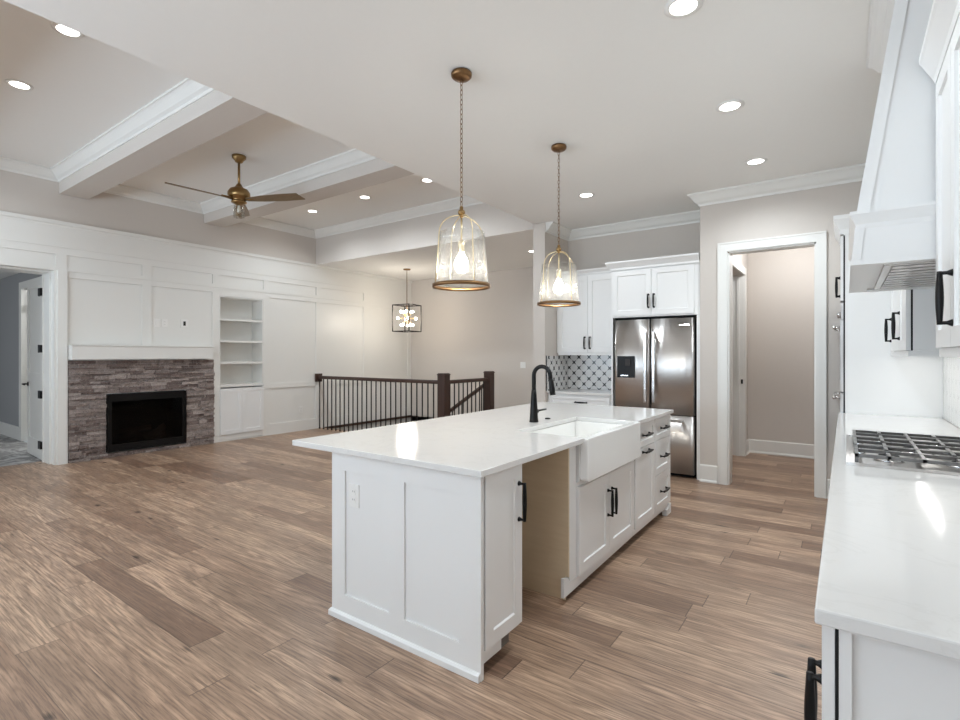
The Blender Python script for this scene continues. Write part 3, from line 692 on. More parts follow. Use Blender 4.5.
# back panel facing the living room
t = thing('back_panel', (IX0, 3.3, 0), 'white panelled back of the island facing the living room', 'panel')
mb = MB(); us = [2.08, 2.2, 2.85, 2.97, 3.62, 3.74, 4.39, 4.50, IY1]; mb.relief(((IX0+0.02, 0, 0), (0, 1, 0), (0, 0, 1), (-1, 0, 0)), us, [0.0005, 0.13, 0.79, ZC], lambda i, j: 0.01 if (j == 1 and i in (1, 3, 5)) else 0.02, back=-0.02); mb.box(IX0+0.001, IX0+0.02, IY0+0.023, 2.08, 0.0005, ZC)
obj('panel_board', mb, M['cab'], t)
# sink base beyond the dishwasher opening
t = thing('sink_cabinet', (-1.6, 3.2, 0), 'white island sink cabinet with birch side and paired doors', 'cabinet')
SB0, SB1 = 2.648, 3.712
mb = MB()
mb.box(-1.90, FXF, SB0+0.0125, SB0+0.03, 0.10, ZC); mb.box(-1.90, FXF, SB1-0.02, SB1, 0.10, ZC); mb.box(-1.92, -1.90, SB0+0.0125, SB1, 0.10, ZC); mb.box(-1.90, FXF, SB0+0.03, SB1-0.02, 0.10, 0.12)
mb.box(FXF-0.02, FXF, SB0+0.03, SB1-0.02, 0.12, 0.645)
obj('carcass', mb, M['cab'], t)
mb = MB(); mb.prism([(-2.205, 0.0005), (-1.300, 0.0005), (-1.300, 0.135), (FXF+0.003, 0.135), (FXF+0.003, ZC), (-2.205, ZC)], SB0, SB0+0.012, lambda a, b, h: (a, h, b)); tag_part = obj('side_panel', mb, M['birch'], t); tag_part['label'] = 'bare birch plywood side'
mb = MB(); mb.box(FXF-0.022, FXF+0.004, SB0+0.0125, 2.745, 0.106, ZC); obj('stile', mb, M['cab'], t)
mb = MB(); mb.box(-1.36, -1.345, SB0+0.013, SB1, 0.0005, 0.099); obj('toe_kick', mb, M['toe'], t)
mb = MB(); mb.prism([(2.585, 0.04), (2.60, 0.04), (SB1, 0.06), (SB1, 0.105), (2.66, 0.105), (2.64, 0.135), (2.585, 0.15)], 0, 0.018, lambda a, b, h: (FXF-0.012+h, a, b)); obj('bottom_rail', mb, M['cab'], t)
mb = MB(); mb.box(FXF-0.018, FXF+0.004, SB0+0.1, SB1, 0.628, 0.652); obj('apron_rail', mb, M['cab'], t)
for k, (y, w) in enumerate(((2.757, 0.470), (3.231, 0.470))):
    dr = obj('door', shaker(ifr(y, 0.107), w, 0.517, 0.02, 0.062), M['cab'], t)
    obj('handle', pull(((FXF+0.021, 0, 0), (0, 1, 0), (0, 0, 1), (1, 0, 0)), ((y+w-0.032) if k == 0 else y+0.032, 0.435), 0.16), M['black'], dr)
# pull-out unit and drawer unit
t = thing('pull_out_cabinet', (-1.6, 3.95, 0), 'white island cabinet with one drawer over a tall pull-out, right of the sink', 'cabinet')
P0, P1 = 3.715, 4.208
mb = MB(); mb.box(-1.90, FXF, P0, P1, 0.10, ZC); obj('carcass', mb, M['cab'], t)
mb = MB(); mb.box(-1.36, -1.345, P0, P1, 0.0005, 0.099); obj('toe_kick', mb, M['toe'], t)
mb = MB(); mb.box(FXF-0.012, FXF+0.006, P0, P1, 0.06, 0.105); obj('bottom_rail', mb, M['cab'], t)
a = obj('drawer', shaker(ifr(P0+0.02, 0.695), P1-P0-0.024, 0.183, 0.02, 0.045), M['cab'], t)
obj('handle', pull(((FXF+0.021, 0, 0), (0, 1, 0), (0, 0, 1), (1, 0, 0)), ((P0+P1)/2+0.01, 0.785), 0.15, False), M['black'], a)
a = obj('door', shaker(ifr(P0+0.02, 0.107), P1-P0-0.024, 0.583, 0.02, 0.062), M['cab'], t)
obj('handle', pull(((FXF+0.021, 0, 0), (0, 1, 0), (0, 0, 1), (1, 0, 0)), ((P0+P1)/2+0.01, 0.655), 0.15, False), M['black'], a)
t = thing('drawer_cabinet', (-1.6, 4.43, 0), 'white island cabinet with three stacked drawers, nearest the refrigerator', 'cabinet')
D0, D1 = 4.211, IY1
mb = MB(); mb.box(-1.90, FXF, D0, D1-0.022, 0.10, ZC); obj('carcass', mb, M['cab'], t)
mb = MB(); mb.box(IX0+0.05, -1.262, D1-0.021, D1, 0.105, ZC); mb.box(IX0+0.05, -1.30, D1-0.021, D1, 0.0005, 0.105); obj('end_panel', mb, M['cab'], t)
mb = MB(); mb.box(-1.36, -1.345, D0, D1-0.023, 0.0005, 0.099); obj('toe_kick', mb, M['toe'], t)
mb = MB(); mb.box(FXF-0.012, FXF+0.006, D0, D1-0.022, 0.06, 0.105); obj('bottom_rail', mb, M['cab'], t)
mb = MB(); mb.prism([(D1-0.12, 0.0005), (D1+0.012, 0.0005), (D1+0.012, 0.085), (D1-0.03, 0.085), (D1-0.05, 0.058), (D1-0.12, 0.05)], 0, 0.04, lambda a, b, h: (FXF-0.018+h, a, b)); obj('foot', mb, M['cab'], t)
for z, h in ((0.695, 0.183), (0.408, 0.283), (0.107, 0.297)):
    a = obj('drawer', shaker(ifr(D0+0.003, z), D1-D0-0.027, h, 0.02, 0.045 if h < 0.2 else 0.055), M['cab'], t)
    obj('handle', pull(((FXF+0.021, 0, 0), (0, 1, 0), (0, 0, 1), (1, 0, 0)), ((D0+D1)/2, z+h*0.5), 0.15, False), M['black'], a)
# worktop with the sink notch
def slab(outline, z0, z1): return MB().prism(outline, z0, z1, lambda a, b, h: (a, b, h))
SK0, SK1 = 2.772, 3.700
mb = slab([(-2.557, 1.736), (-1.236, 1.736), (-1.236, SK0+0.012), (-1.715, SK0+0.012), (-1.715, SK1-0.012), (-1.236, SK1-0.012), (-1.236, 4.672), (-2.557, 4.672)], 0.885, 0.915)
tag(obj('island_worktop', mb, M['quartz'], bevel=0.003), 'long white quartz worktop on the kitchen island', 'worktop')
# apron sink
t = thing('apron_sink', (-1.45, 3.23, 0.66), 'white fireclay apron front sink set into the island', 'sink')
mb = MB(); x0, x1 = -1.745, -1.213
bz, tz = 0.655, 0.883
mb.box(x0, x1-0.052, SK0-0.004, SK1+0.004, bz, bz+0.03)
mb.box(x0, x0+0.028, SK0-0.004, SK1+0.004, bz+0.03, tz); mb.box(x0+0.028, x1-0.052, SK0-0.004, SK0+0.022, bz+0.03, tz); mb.box(x0+0.028, x1-0.052, SK1-0.022, SK1+0.004, bz+0.03, tz)
obj('basin', mb, M['porcelain'], t, bevel=0.004)
mb = MB(); rr = 0.03; a0, a1 = SK0-0.004, SK1+0.004
outl = []
for cx_, cz_, s0 in ((a1-rr, bz+rr, -PI/2), (a1-0.006, 0.906, 0), (a0+0.006, 0.906, PI/2), (a0+rr, bz+rr, PI)):
    q = rr if cz_ < 0.8 else 0.006
    for i in range(6): outl.append((cx_+q*math.cos(s0+i*PI/10), cz_+q*math.sin(s0+i*PI/10)))
mb.prism(outl, 0, 0.05, lambda a, b, h: (x1-0.05+h, a, b)); obj('apron', mb, M['porcelain'], t, bevel=0.008)
mb = MB(); mb.lathe([(0.045, 0), (0.045, 0.004), (0.03, 0.006), (0.028, 0.003)], (-1.5, 3.235, bz+0.0305), 18); obj('drain', mb, M['chrome'], t)
# faucet
t = thing('kitchen_faucet', (-1.83, 3.225, 0.9155), 'tall matte black gooseneck faucet behind the island sink', 'faucet')
fx, fy, fz = -1.83, 3.225, 0.9155
mb = MB(); mb.lathe([(0.033, 0), (0.033, 0.008), (0.031, 0.012), (0.026, 0.10), (0.020, 0.20), (0.0165, 0.235)], (fx, fy, fz), 20); obj('body', mb, M['black'], t)
mb = MB(); R = 0.066; zt = fz+0.335
pts = [(fx, fy, fz+0.22), (fx, fy, fz+0.28)]+[(fx+R-R*math.cos(a), fy, zt+R*math.sin(a)) for a in [PI*i/12 for i in range(12)]]+[(fx+2*R, fy, zt), (fx+2*R+0.004, fy, zt-0.03)]
mb.tube(pts, 0.015, 12); obj('spout', mb, M['black'], t)
mb = MB(); hx = fx+2*R+0.004; mb.tube([(hx, fy, zt-0.02), (hx+0.004, fy, zt-0.04), (hx+0.012, fy, zt-0.10), (hx+0.017, fy, zt-0.135)], [0.0145, 0.017, 0.021, 0.020], 14); obj('spray_head', mb, M['black'], t)
mb = MB(); mb.tube([(fx, fy+0.018, fz+0.075), (fx, fy+0.05, fz+0.075)], [0.017, 0.016], 12); mb.tube([(fx, fy+0.05, fz+0.075), (fx, fy+0.075, fz+0.076), (fx+0.015, fy+0.155, fz+0.080)], [0.009, 0.007, 0.006], 8); obj('lever', mb, M['black'], t)
mb = MB(); mb.lathe([(0.021, 0.0005), (0.021, 0.006), (0.012, 0.010), (0.0001, 0.0105)], (-1.83, 3.435, 0.915), 18); tag(obj('hole_cover', mb, M['black']), 'small round black cap on the island worktop beside the faucet', 'hole cover')
plate('island_outlet', (-2.083, IY0+0.0105, 0.665), (0, -1, 0), 0.075, 0.12, 'white duplex outlet in the left panel of the island end', 'outlet', duplex=True)

# ------------------------------------------------------------------ nook: bar cabinet, refrigerator
mb = MB(); mb.box(NX0+0.0005, NX0+0.009, 6.085, NY-0.001, 0.916, 1.385); mb.box(NX0+0.009, -2.37, NY-0.009, NY-0.0005, 0.916, 1.42); struct('wall_tile', mb, M['lantern'])
mb = MB(); mb.box(NX0+0.0005, NX0+0.011, 6.08, 6.085, 0.916, 1.39); struct('trim_14', mb, M['black'])
t = thing('bar_cabinet', (-2.82, 6.45, 0), 'white base cabinet with a drawer below the patterned tile', 'cabinet')
bx0, bx1 = NX0+0.002, -2.372
mb = MB(); mb.box(bx0, bx1, 6.14, NY-0.012, 0.10, 0.884); mb.box(bx0, bx1, 6.2, 6.25, 0.0005, 0.10); obj('carcass', mb, M['cab'], t)
def nfr(x, y, z): return ((x, y, z), (1, 0, 0), (0, 0, 1), (0, -1, 0))
a = obj('drawer', shaker(nfr(bx0+0.03, 6.139, 0.70), bx1-bx0-0.05, 0.165, 0.02, 0.045), M['cab'], t)
obj('handle', pull(nfr(0, 6.119, 0), ((bx0+bx1)/2+0.04, 0.785), 0.15, False), M['black'], a)
for k in range(2):
    w = (bx1-bx0-0.054)/2; a = obj('door', shaker(nfr(bx0+0.03+k*(w+0.004), 6.139, 0.11), w, 0.58, 0.02, 0.06), M['cab'], t)
    obj('handle', pull(nfr(0, 6.119, 0), (bx0+0.03+w+0.002+(-0.035 if k == 0 else 0.035), 0.60), 0.15), M['black'], a)
mb = MB(); mb.box(NX0+0.001, -2.374, 6.105, NY-0.0095, 0.885, 0.915); tag(obj('bar_worktop', mb, M['quartz'], bevel=0.002), 'short white quartz worktop in the nook beside the refrigerator', 'worktop')
t = thing('wall_cabinet', (-2.8, 6.55, 1.4), 'white two door wall cabinet above the patterned tile', 'cabinet')
ux0, ux1, uy = -3.235, -2.358, 6.39
mb = MB(); mb.box(ux0, ux1, uy, NY-0.01, 1.425, 2.47); mb.box(ux0-0.028, ux0, uy+0.005, NY-0.01, 1.425, 2.47); obj('carcass', mb, M['cab'], t)
mb = MB(); mb.box(ux0, ux1, uy-0.012, uy+0.012, 1.395, 1.424); obj('light_rail', mb, M['cab'], t)
mb = MB(); mb.sweep([(ux1, uy), (ux0-0.028, uy)], [(0, 2.471), (0.006, 2.471), (0.012, 2.495), (0.04, 2.525), (0.045, 2.54), (-0.1, 2.54), (-0.1, 2.471)]); obj('crown_moulding', mb, M['cab'], t)
w = (ux1-ux0-0.012)/2
for k in range(2):
    x = ux0+0.004+k*(w+0.004); a = obj('door', shaker(nfr(x, uy-0.001, 1.432), w, 1.015, 0.02, 0.062), M['cab'], t)
    obj('handle', pull(nfr(0, uy-0.021, 0), (x+w-0.035 if k == 0 else x+0.035, 1.56), 0.15), M['black'], a)
# cabinet over the refrigerator with its side panels
t = thing('refrigerator_cabinet', (-1.84, 6.4, 1.85), 'white two door cabinet with crown moulding above the refrigerator', 'cabinet')
cx0, cx1, cyf = -2.345, -1.318, 6.055
mb = MB(); mb.box(cx0, cx1, cyf+0.001, NY-0.002, 1.852, 2.45); obj('carcass', mb, M['cab'], t)
mb = MB(); mb.box(cx0, cx0+0.02, cyf+0.0, NY-0.012, 0.0005, 1.851); mb.box(cx0-0.001, cx0+0.02, cyf-0.004, cyf+0.01, 0.916, 1.851); obj('side_panel', mb, M['cab'], t)
mb = MB(); mb.box(-1.352, cx1, cyf+0.0, NY-0.012, 0.0005, 1.851); obj('side_panel', mb, M['cab'], t)
mb = MB(); mb.sweep([(cx1-0.0005, cyf-0.015), (cx0, cyf-0.015), (cx0, 6.335)], [(0, 2.43), (0.006, 2.43), (0.010, 2.452), (0.016, 2.462), (0.045, 2.50), (0.055, 2.512), (0.055, 2.53), (-0.05, 2.53), (-0.05, 2.46), (0, 2.45)]); obj('crown_moulding', mb, M['cab'], t)
w = (-1.352-cx0-0.05)/2
for k in range(2):
    x = cx0+0.02+k*(w+0.004); a = obj('door', shaker(nfr(x, cyf, 1.872), w, 0.545, 0.02, 0.062), M['cab'], t)
    obj('handle', pull(nfr(0, cyf-0.02, 0), (x+w-0.03 if k == 0 else x+0.03, 2.035), 0.15), M['black'], a)
t = thing('refrigerator', (-1.845, 6.35, 0), 'stainless french door refrigerator with a black water dispenser', 'refrigerator')
rx0, rx1, ry = -2.312, -1.376, 6.11
mb = MB(); mb.box(rx0+0.004, rx1-0.004, ry, NY-0.03, 0.03, 1.80); mb.box(rx0+0.03, rx1-0.03, ry+0.03, NY-0.1, 0.0005, 0.03); mb.box(rx1+0.0, -1.3535, ry+0.02, ry+0.3, 0.001, 1.845); mb.box(cx0+0.022, -1.354, ry+0.02, ry+0.3, 1.822, 1.8505); obj('body', mb, M['dark'], t)
def curved(xa, xb, z0, z1, yb, bulge=0.016, th=0.05, n=10, L=None):
    m = MB(); vs = []; xa_, xb_ = rx0, rx1
    for i in range(n+1):
        x = xa+(xb-xa)*i/n; u = (x-xa_)/(xb_-xa_)*2-1; e = min(1, (1-abs((x-xa)/(xb-xa)*2-1))*14)
        y = yb-th-bulge*(1-u*u)+0.010*(1-e)
        vs += [(x, y, z0), (x, y, z1), (x, yb, z0), (x, yb, z1)]
    fs = []
    for i in range(n):
        a, b = i*4, i*4+4
        m.add([vs[a], vs[b], vs[b+1], vs[a+1]], [(0, 1, 2, 3)], 0, True)
        m.add([vs[a+2], vs[b+2], vs[b+3], vs[a+3]], [(3, 2, 1, 0)]); m.add([vs[a], vs[b], vs[b+2], vs[a+2]], [(3, 2, 1, 0)]); m.add([vs[a+1], vs[b+1], vs[b+3], vs[a+3]], [(0, 1, 2, 3)])
    m.add(vs[0:4], [(0, 2, 3, 1)]); m.add(vs[-4:], [(0, 1, 3, 2)])
    return m
gx = -1.868
dl = obj('door', curved(rx0, gx-0.003, 0.712, 1.82, ry-0.002, n=24), M['steel'], t)
drr = obj('door', curved(gx+0.003, rx1, 0.712, 1.82, ry-0.002, n=24), M['steel'], t)
fz_ = obj('freezer_drawer', curved(rx0, rx1, 0.045, 0.70, ry-0.002, n=40), M['steel'], t)
for dd, x in ((dl, -1.912), (drr, -1.815)):
    mb = MB(); yb = ry-0.066
    mb.box(x-0.016, x+0.016, yb-0.062, yb-0.040, 0.84, 1.675)
    for z in (0.87, 1.645): mb.box(x-0.010, x+0.010, yb-0.041, yb, z-0.018, z+0.018)
    obj('handle', mb, M['chrome'], dd, bevel=0.005)
mb = MB(); yb = ry-0.058; mb.box(rx0+0.10, rx1-0.10, yb-0.060, yb-0.038, 0.632, 0.662)
for x in (rx0+0.125, rx1-0.125): mb.box(x-0.018, x+0.018, yb-0.039, yb+0.004, 0.637, 0.657)
obj('handle', mb, M['chrome'], fz_, bevel=0.005)
mb = MB(); yd = ry-0.0725
mb.relief(((0, yd+0.002, 0), (1, 0, 0), (0, 0, 1), (0, -1, 0)), [-2.262, -2.25, -2.06, -2.048], [1.125, 1.140, 1.33, 1.385], lambda i, j: 0.001 if (i == 1 and j == 1) else 0.006, back=-0.004)
dp = obj('water_dispenser', mb, M['black'], dl)
mb = MB(); mb.box(-2.16, -2.10, yd-0.012, yd-0.003, 1.27, 1.35); obj('paddle', mb, M['iron'], dp)
mb = MB(); mb.box(-2.215, -2.12, yd-0.02, yd-0.003, 1.143, 1.158); obj('drip_tray', mb, M['chrome'], dp)
mb = MB(); mb.box(-1.545, -1.43, ry-0.0645, ry-0.058, 1.733, 1.748); obj('badge', mb, M['chrome'], drr)

# ------------------------------------------------------------------ range wall
mb = MB(); mb.box(RX-0.010, RX-0.0005, 0.9, 5.249, 0.9155, 1.42); mb.box(RX-0.010, RX-0.0005, 2.652, 3.838, 1.42, 1.80); struct('wall_picket_tile', mb, M['picket'])
RFX = -0.012                                 # base carcass front
t = thing('range_base_cabinet', (0.3, 3.2, 0), 'white base cabinet run below the cooktop worktop', 'cabinet')
mb = MB(); mb.box(RFX, RX-0.002, 1.235, 5.246, 0.10, 0.882); mb.box(RFX+0.07, RX-0.002, 1.235, 5.246, 0.0005, 0.10); obj('carcass', mb, M['cab'], t)
mb = MB(); mb.relief(((0, 1.2345, 0), (1, 0, 0), (0, 0, 1), (0, -1, 0)), [RFX+0.002, 0.010, 0.545, RX-0.002], [0.0005, 0.12, 0.868, 0.882], lambda i, j: 0.020 if (i == 1 and j == 1) else 0.034, back=0.0); obj('end_panel', mb, M['cab'], t)
mb = MB(); mb.box(RFX-0.004, RFX+0.0015, 1.201, 1.24, 0.10, 0.88); obj('painted_gap_shade', mb, M['dark'], t)  # shade of the door seam, put in as a black strip
def rfr(y, z): return ((RFX-0.0045, y, z), (0, -1, 0), (0, 0, 1), (-1, 0, 0))
ends = [(1.203, 1.333), (1.336, 1.80), (1.803, 2.12), (2.123, 2.66), (2.663, 3.235), (3.238, 3.81), (3.813, 4.52), (4.523, 5.24)]
for k, (a, b) in enumerate(ends):
    d_ = obj('door', shaker(rfr(b, 0.107), b-a, 0.765, 0.021, 0.062), M['cab'], t)
    hy = (1.306, 1.368, 2.09, 2.155, 3.205, 3.268, 4.49, 4.553)[k]
    obj('handle', pull(((RFX-0.0255, b, 0), (0, -1, 0), (0, 0, 1), (-1, 0, 0)), (b-hy, 0.625), 0.17, stand=0.024), M['black'], d_)
mb = MB(); mb.box(-0.048, RX-0.0105, 1.168, 5.247, 0.884, 0.9152); tag(obj('range_worktop', mb, M['quartz'], bevel=0.004), 'white quartz worktop along the range wall under the hood', 'worktop')
# cooktop
t = thing('gas_cooktop', (0.28, 3.24, 0.9155), 'stainless gas cooktop with dark cast iron grates', 'cooktop')
kx0, kx1, ky0, ky1, kz = 0.004, 0.535, 2.775, 3.715, 0.9156
mb = MB(); mb.relief(((0, 0, kz), (1, 0, 0), (0, 1, 0), (0, 0, 1)), [kx0, kx0+0.012, kx1-0.012, kx1], [ky0, ky0+0.012, ky1-0.012, ky1], lambda i, j: 0.006 if (i == 1 and j == 1) else 0.012, back=0.0); obj('tray', mb, M['steel'], t)
bs = [(0.16, 2.95, 0.045), (0.40, 2.95, 0.036), (0.28, 3.245, 0.06), (0.16, 3.54, 0.036), (0.40, 3.54, 0.045)]
for x, y, r in bs:
    mb = MB(); mb.lathe([(r+0.012, 0.0065), (r+0.010, 0.014), (r, 0.018), (r, 0.024)], (x, y, kz), 20); a = obj('burner', mb, M['chrome'], t)
    mb = MB(); mb.lathe([(r*0.85, 0.0245), (r*0.85, 0.030), (r*0.7, 0.033)], (x, y, kz), 20); obj('cap', mb, M['black'], a)
for g in range(3):
    y0 = ky0+0.025+g*0.300; y1 = y0+0.292; mb = MB(); zt = kz+0.048; w = 0.007
    for y in (y0, y1-2*w): mb.box(kx0+0.03, kx1-0.03, y, y+2*w, zt-0.014, zt)
    for x in (kx0+0.03, kx1-0.044): mb.box(x, x+2*w, y0, y1, zt-0.014, zt)
    mb.box((kx0+kx1)/2-w, (kx0+kx1)/2+w, y0, y1, zt-0.014, zt)
    for x in (kx0+0.15, kx1-0.15):
        mb.box(x-w, x+w, y0, y0+0.10, zt-0.013, zt+0.001); mb.box(x-w, x+w, y1-0.10, y1, zt-0.013, zt+0.001)
    mb.box(kx0+0.03, kx1-0.03, (y0+y1)/2-w, (y0+y1)/2+w, zt-0.013, zt+0.001)
    for x in (kx0+0.037, kx1-0.037):
        for y in (y0+w, y1-w): mb.box(x-w, x+w, y-w, y+w, kz+0.0065, zt-0.014)
    obj('grate', mb, M['castiron'], t)
for i in range(5):
    mb = MB(); mb.lathe([(0.019, 0.0065), (0.019, 0.02), (0.016, 0.028), (0.0001, 0.0285)], (kx0+0.055, 3.03+0.105*i, kz), 16); obj('knob', mb, M['chrome'], t)
# range hood
t = thing('range_hood', (0.3, 3.245, 1.78), 'white tapered wood range hood rising to the ceiling above the cooktop', 'range hood')
h0, h1 = 2.655, 3.836
WX = RX-0.0115
xtop = 0.225
mb = MB()
prof = [(WX, 1.995), (0.05, 1.995), (0.207, CZ-0.13), (0.207, CZ-0.002), (WX, CZ-0.002)]
mb.prism(prof, h0+0.02, h1-0.02, lambda a, b, h: (a, h, b)); obj('chimney', mb, M['cab'], t)
def front(z): return 0.05+(z-1.995)/(CZ-0.13-1.995)*(0.207-0.05)
for y, s in ((h0+0.02, -1), (h1-0.02, 1)):
    mb = MB(); ov = 0.012
    mb.prism([(front(1.995)-ov, 1.995), (front(1.995)+0.032, 1.995), (0.207+0.032, CZ-0.13), (0.207-ov, CZ-0.13)], 0, ov, lambda a, b, h: (a, y+s*h, b)); obj('side_stile', mb, M['cab'], t)
mb = MB(); mb.prism([(0.021, 1.79), (0.033, 1.93), (WX, 1.93), (WX, 1.79)], h0+0.004, h1-0.004, lambda a, b, h: (a, h, b)); ap = obj('apron', mb, M['cab'], t)
for y, s in ((h0+0.004, -1), (h1-0.004, 1)):
    mb = MB(); mb.prism([(0.021, 1.80), (0.052, 1.80), (0.066, 1.93), (0.033, 1.93)], 0.0, 0.008, lambda a, b, h: (a, y+s*h, b)); obj('side_stile', mb, M['cab'], t)
mb = MB(); mb.sweep([(WX, h0+0.012), (0.045, h0+0.012), (0.045, h1-0.012), (WX, h1-0.012)], [(0, 1.925), (0.008, 1.925), (0.012, 1.945), (0.026, 1.975), (0.030, 1.985), (0.030, 1.998), (0, 1.998)]); obj('band_moulding', mb, M['cab'], t)
mb = MB(); ux = [0.018, 0.10, 0.14, 0.40, 0.46, WX]; uy = [h0, h0+0.075, 2.752, 3.255, h1-0.075, h1]
mb.relief(((0, 0, 1.80), (1, 0, 0), (0, 1, 0), (0, 0, -1)), [0.018, 0.10, 0.50, WX], [h0, h0+0.07, h1-0.07, h1], lambda i, j: 0.012 if (i == 1 and j == 1) else 0.024, back=0.0); obj('bottom_panel', mb, M['cab'], t)
mb = MB()
mb.relief(((0, 0, 1.788), (1, 0, 0), (0, 1, 0), (0, 0, -1)), [0.135, 0.16, 0.44, 0.465], [2.755, 2.785, 3.705, 3.735], lambda i, j: 0.002 if (i == 1 and j == 1) else 0.010, back=0.0)
for i in range(9): mb.box(0.165, 0.435, 2.80+0.10*i, 2.865+0.10*i, 1.775, 1.7855)
obj('insert', mb, M['steel'], t)
mb = MB(); mb.sweep([(WX, h0+0.02), (0.207, h0+0.02), (0.207, h1-0.02), (WX, h1-0.02)], crown(CZ-0.002, 0.105)); obj('crown_moulding', mb, M['cab'], t)
# upper cabinets on the range wall
UFX = 0.308
def ufr(y, z): return ((UFX-0.001, y, z), (0, -1, 0), (0, 0, 1), (-1, 0, 0))
def upper(name, y0, y1, doors, label, z0=1.425, z1=2.46, gap_side=True, hz=1.588):
    t = thing(name, (0.45, (y0+y1)/2, z0), label, 'cabinet')
    mb = MB(); mb.box(UFX, RX-0.0115, y0+0.006, y1-0.001, z0, z1); obj('carcass', mb, M['cab'], t)
    mb = MB(); mb.box(UFX-0.012, UFX+0.012, y0+0.004, y1-0.001, z0-0.034, z0-0.001); mb.box(UFX+0.012, RX-0.012, y0+0.004, y0+0.02, z0-0.034, z0-0.001); obj('light_rail', mb, M['cab'], t)
    if gap_side:
        mb = MB(); mb.box(UFX+0.0005, UFX+0.009, y0+0.0045, y0+0.007, z0, z1); obj('painted_gap_shade', mb, M['dark'], t)  # black sliver stands in for shade behind the door edge
        mb = MB(); mb.box(UFX+0.009, RX-0.012, y0, y0+0.0059, z0, z1); obj('side_panel', mb, M['cab'], t)
    for (a, b, hy) in doors:
        d = obj('door', shaker(ufr(b, z0+0.002), b-a, z1-z0-0.012, 0.021, 0.066), M['cab'], t)
        if hy is not None: obj('handle', pull(((UFX-0.022, b, 0), (0, -1, 0), (0, 0, 1), (-1, 0, 0)), (b-hy, hz), 0.165), M['black'], d)
    return t
ta = upper('corner_wall_cabinet', 3.842, 4.318, [(3.843, 4.316, 4.262)], 'white single door wall cabinet just beyond the range hood')
tb = upper('tall_side_wall_cabinet', 4.322, 5.244, [(4.324, 5.04, 4.99)], 'white wall cabinet farthest along the range wall, against the oven tower', gap_side=False)
tc = upper('near_wall_cabinet', 1.35, 2.65, [(2.302, 2.648, None), (1.83, 2.298, 2.262), (1.353, 1.826, None)], 'large white wall cabinet at the right edge, before the range hood', gap_side=False)
for tt, y0, y1 in ((tc, 1.35, 2.645), (ta, 3.842, 4.318), (tb, 4.322, 5.244)):
    mb = MB(); mb.sweep([(UFX-0.02, y1), (UFX-0.02, y0)][::-1], [(0, 2.452), (0.004, 2.452), (0.010, 2.47), (0.045, 2.535), (0.052, 2.545), (0.052, 2.565), (-0.2, 2.565), (-0.2, 2.462), (-0.021, 2.462)]); obj('crown_moulding', mb, M['cab'], tt)
# under-cabinet LED bars
for y0, y1, lb in ((1.45, 2.6, 'slim LED bar under the wall cabinet at the right edge'), (3.9, 5.15, 'slim LED bar under the wall cabinets beyond the hood')):
    t = thing('led_bar', (0.45, (y0+y1)/2, 1.41), lb, 'light')
    mb = MB(); mb.box(0.44, 0.465, y0, y1, 1.414, 1.424); obj('housing', mb, M['plastic'], t)
    mb = MB(); mb.box(0.443, 0.462, y0+0.01, y1-0.01, 1.411, 1.4135); obj('diffuser', mb, M['led'], t)
    o = area('led_bar_light', (0.452, (y0+y1)/2, 1.409), (0, 0, PI/2), y1-y0-0.05, 0.02, 0.9, (1, 0.98, 0.95)); o.parent = t; o.location = o.location-t.location
# oven tower
t = thing('oven_tower_cabinet', (0.3, 5.63, 0), 'tall white cabinet housing the wall ovens beside the hallway doorway', 'cabinet')
mb = MB(); ox = -0.012
mb.box(ox, RX-0.003, 5.252, 5.27, 0.0005, 2.45); mb.box(ox, RX-0.003, 5.995, 6.013, 0.0005, 2.45); mb.box(RX-0.02, RX-0.003, 5.27, 5.995, 0.1, 2.45); mb.box(ox, RX-0.02, 5.27, 5.995, 1.84, 2.45); mb.box(ox, RX-0.02, 5.27, 5.995, 0.1, 0.42)
obj('carcass', mb, M['cab'], t)
mb = MB(); mb.sweep([(0.228, 5.252), (ox-0.018, 5.252), (ox-0.018, 6.015)], [(0, 2.41), (0.008, 2.41), (0.012, 2.45), (0.045, 2.52), (0.052, 2.535), (0.052, 2.565), (-0.12, 2.565), (-0.12, 2.451), (0, 2.451)]); obj('crown_moulding', mb, M['cab'], t)
mb = MB(); mb.box(ox-0.0009, ox+0.010, 5.2495, 5.2525, 0.11, 2.40); obj('painted_gap_shade', mb, M['dark'], t)  # painted dark line for the shade between tower doors and carcass
def tfr(y, z): return ((ox-0.001, y, z), (0, -1, 0), (0, 0, 1), (-1, 0, 0))
for k, (a, b) in enumerate(((5.255, 5.63), (5.634, 6.009))):
    d = obj('door', shaker(tfr(b, 1.855), b-a, 0.545, 0.02, 0.062), M['cab'], t)
    obj('handle', pull(((ox-0.021, b, 0), (0, -1, 0), (0, 0, 1), (-1, 0, 0)), (0.04 if k == 0 else b-a-0.04, 2.01), 0.165), M['black'], d)
d = obj('drawer', shaker(tfr(6.009, 0.105), 0.754, 0.30, 0.02, 0.062), M['cab'], t)
t = thing('wall_oven', (0.0, 5.63, 0.43), 'stainless double wall oven in the tall white cabinet by the doorway', 'oven')
mb = MB(); mb.box(-0.0105, 0.5, 5.275, 5.990, 0.43, 1.835); obj('body', mb, M['dark'], t)
mb = MB(); mb.box(-0.030, -0.011, 5.262, 6.003, 1.70, 1.838); cp = obj('control_panel', mb, M['steel'], t)
for y in (5.52, 5.74):
    mb = MB(); mb.lathe([(0.022, 0), (0.020, 0.03), (0.0001, 0.031)], (0, 0, 0), 14, axis='x'); mb.v = [Vector((-0.0305-v.x, v.y+y, v.z+1.755)) for v in mb.v]; obj('knob', mb, M['chrome'], cp)
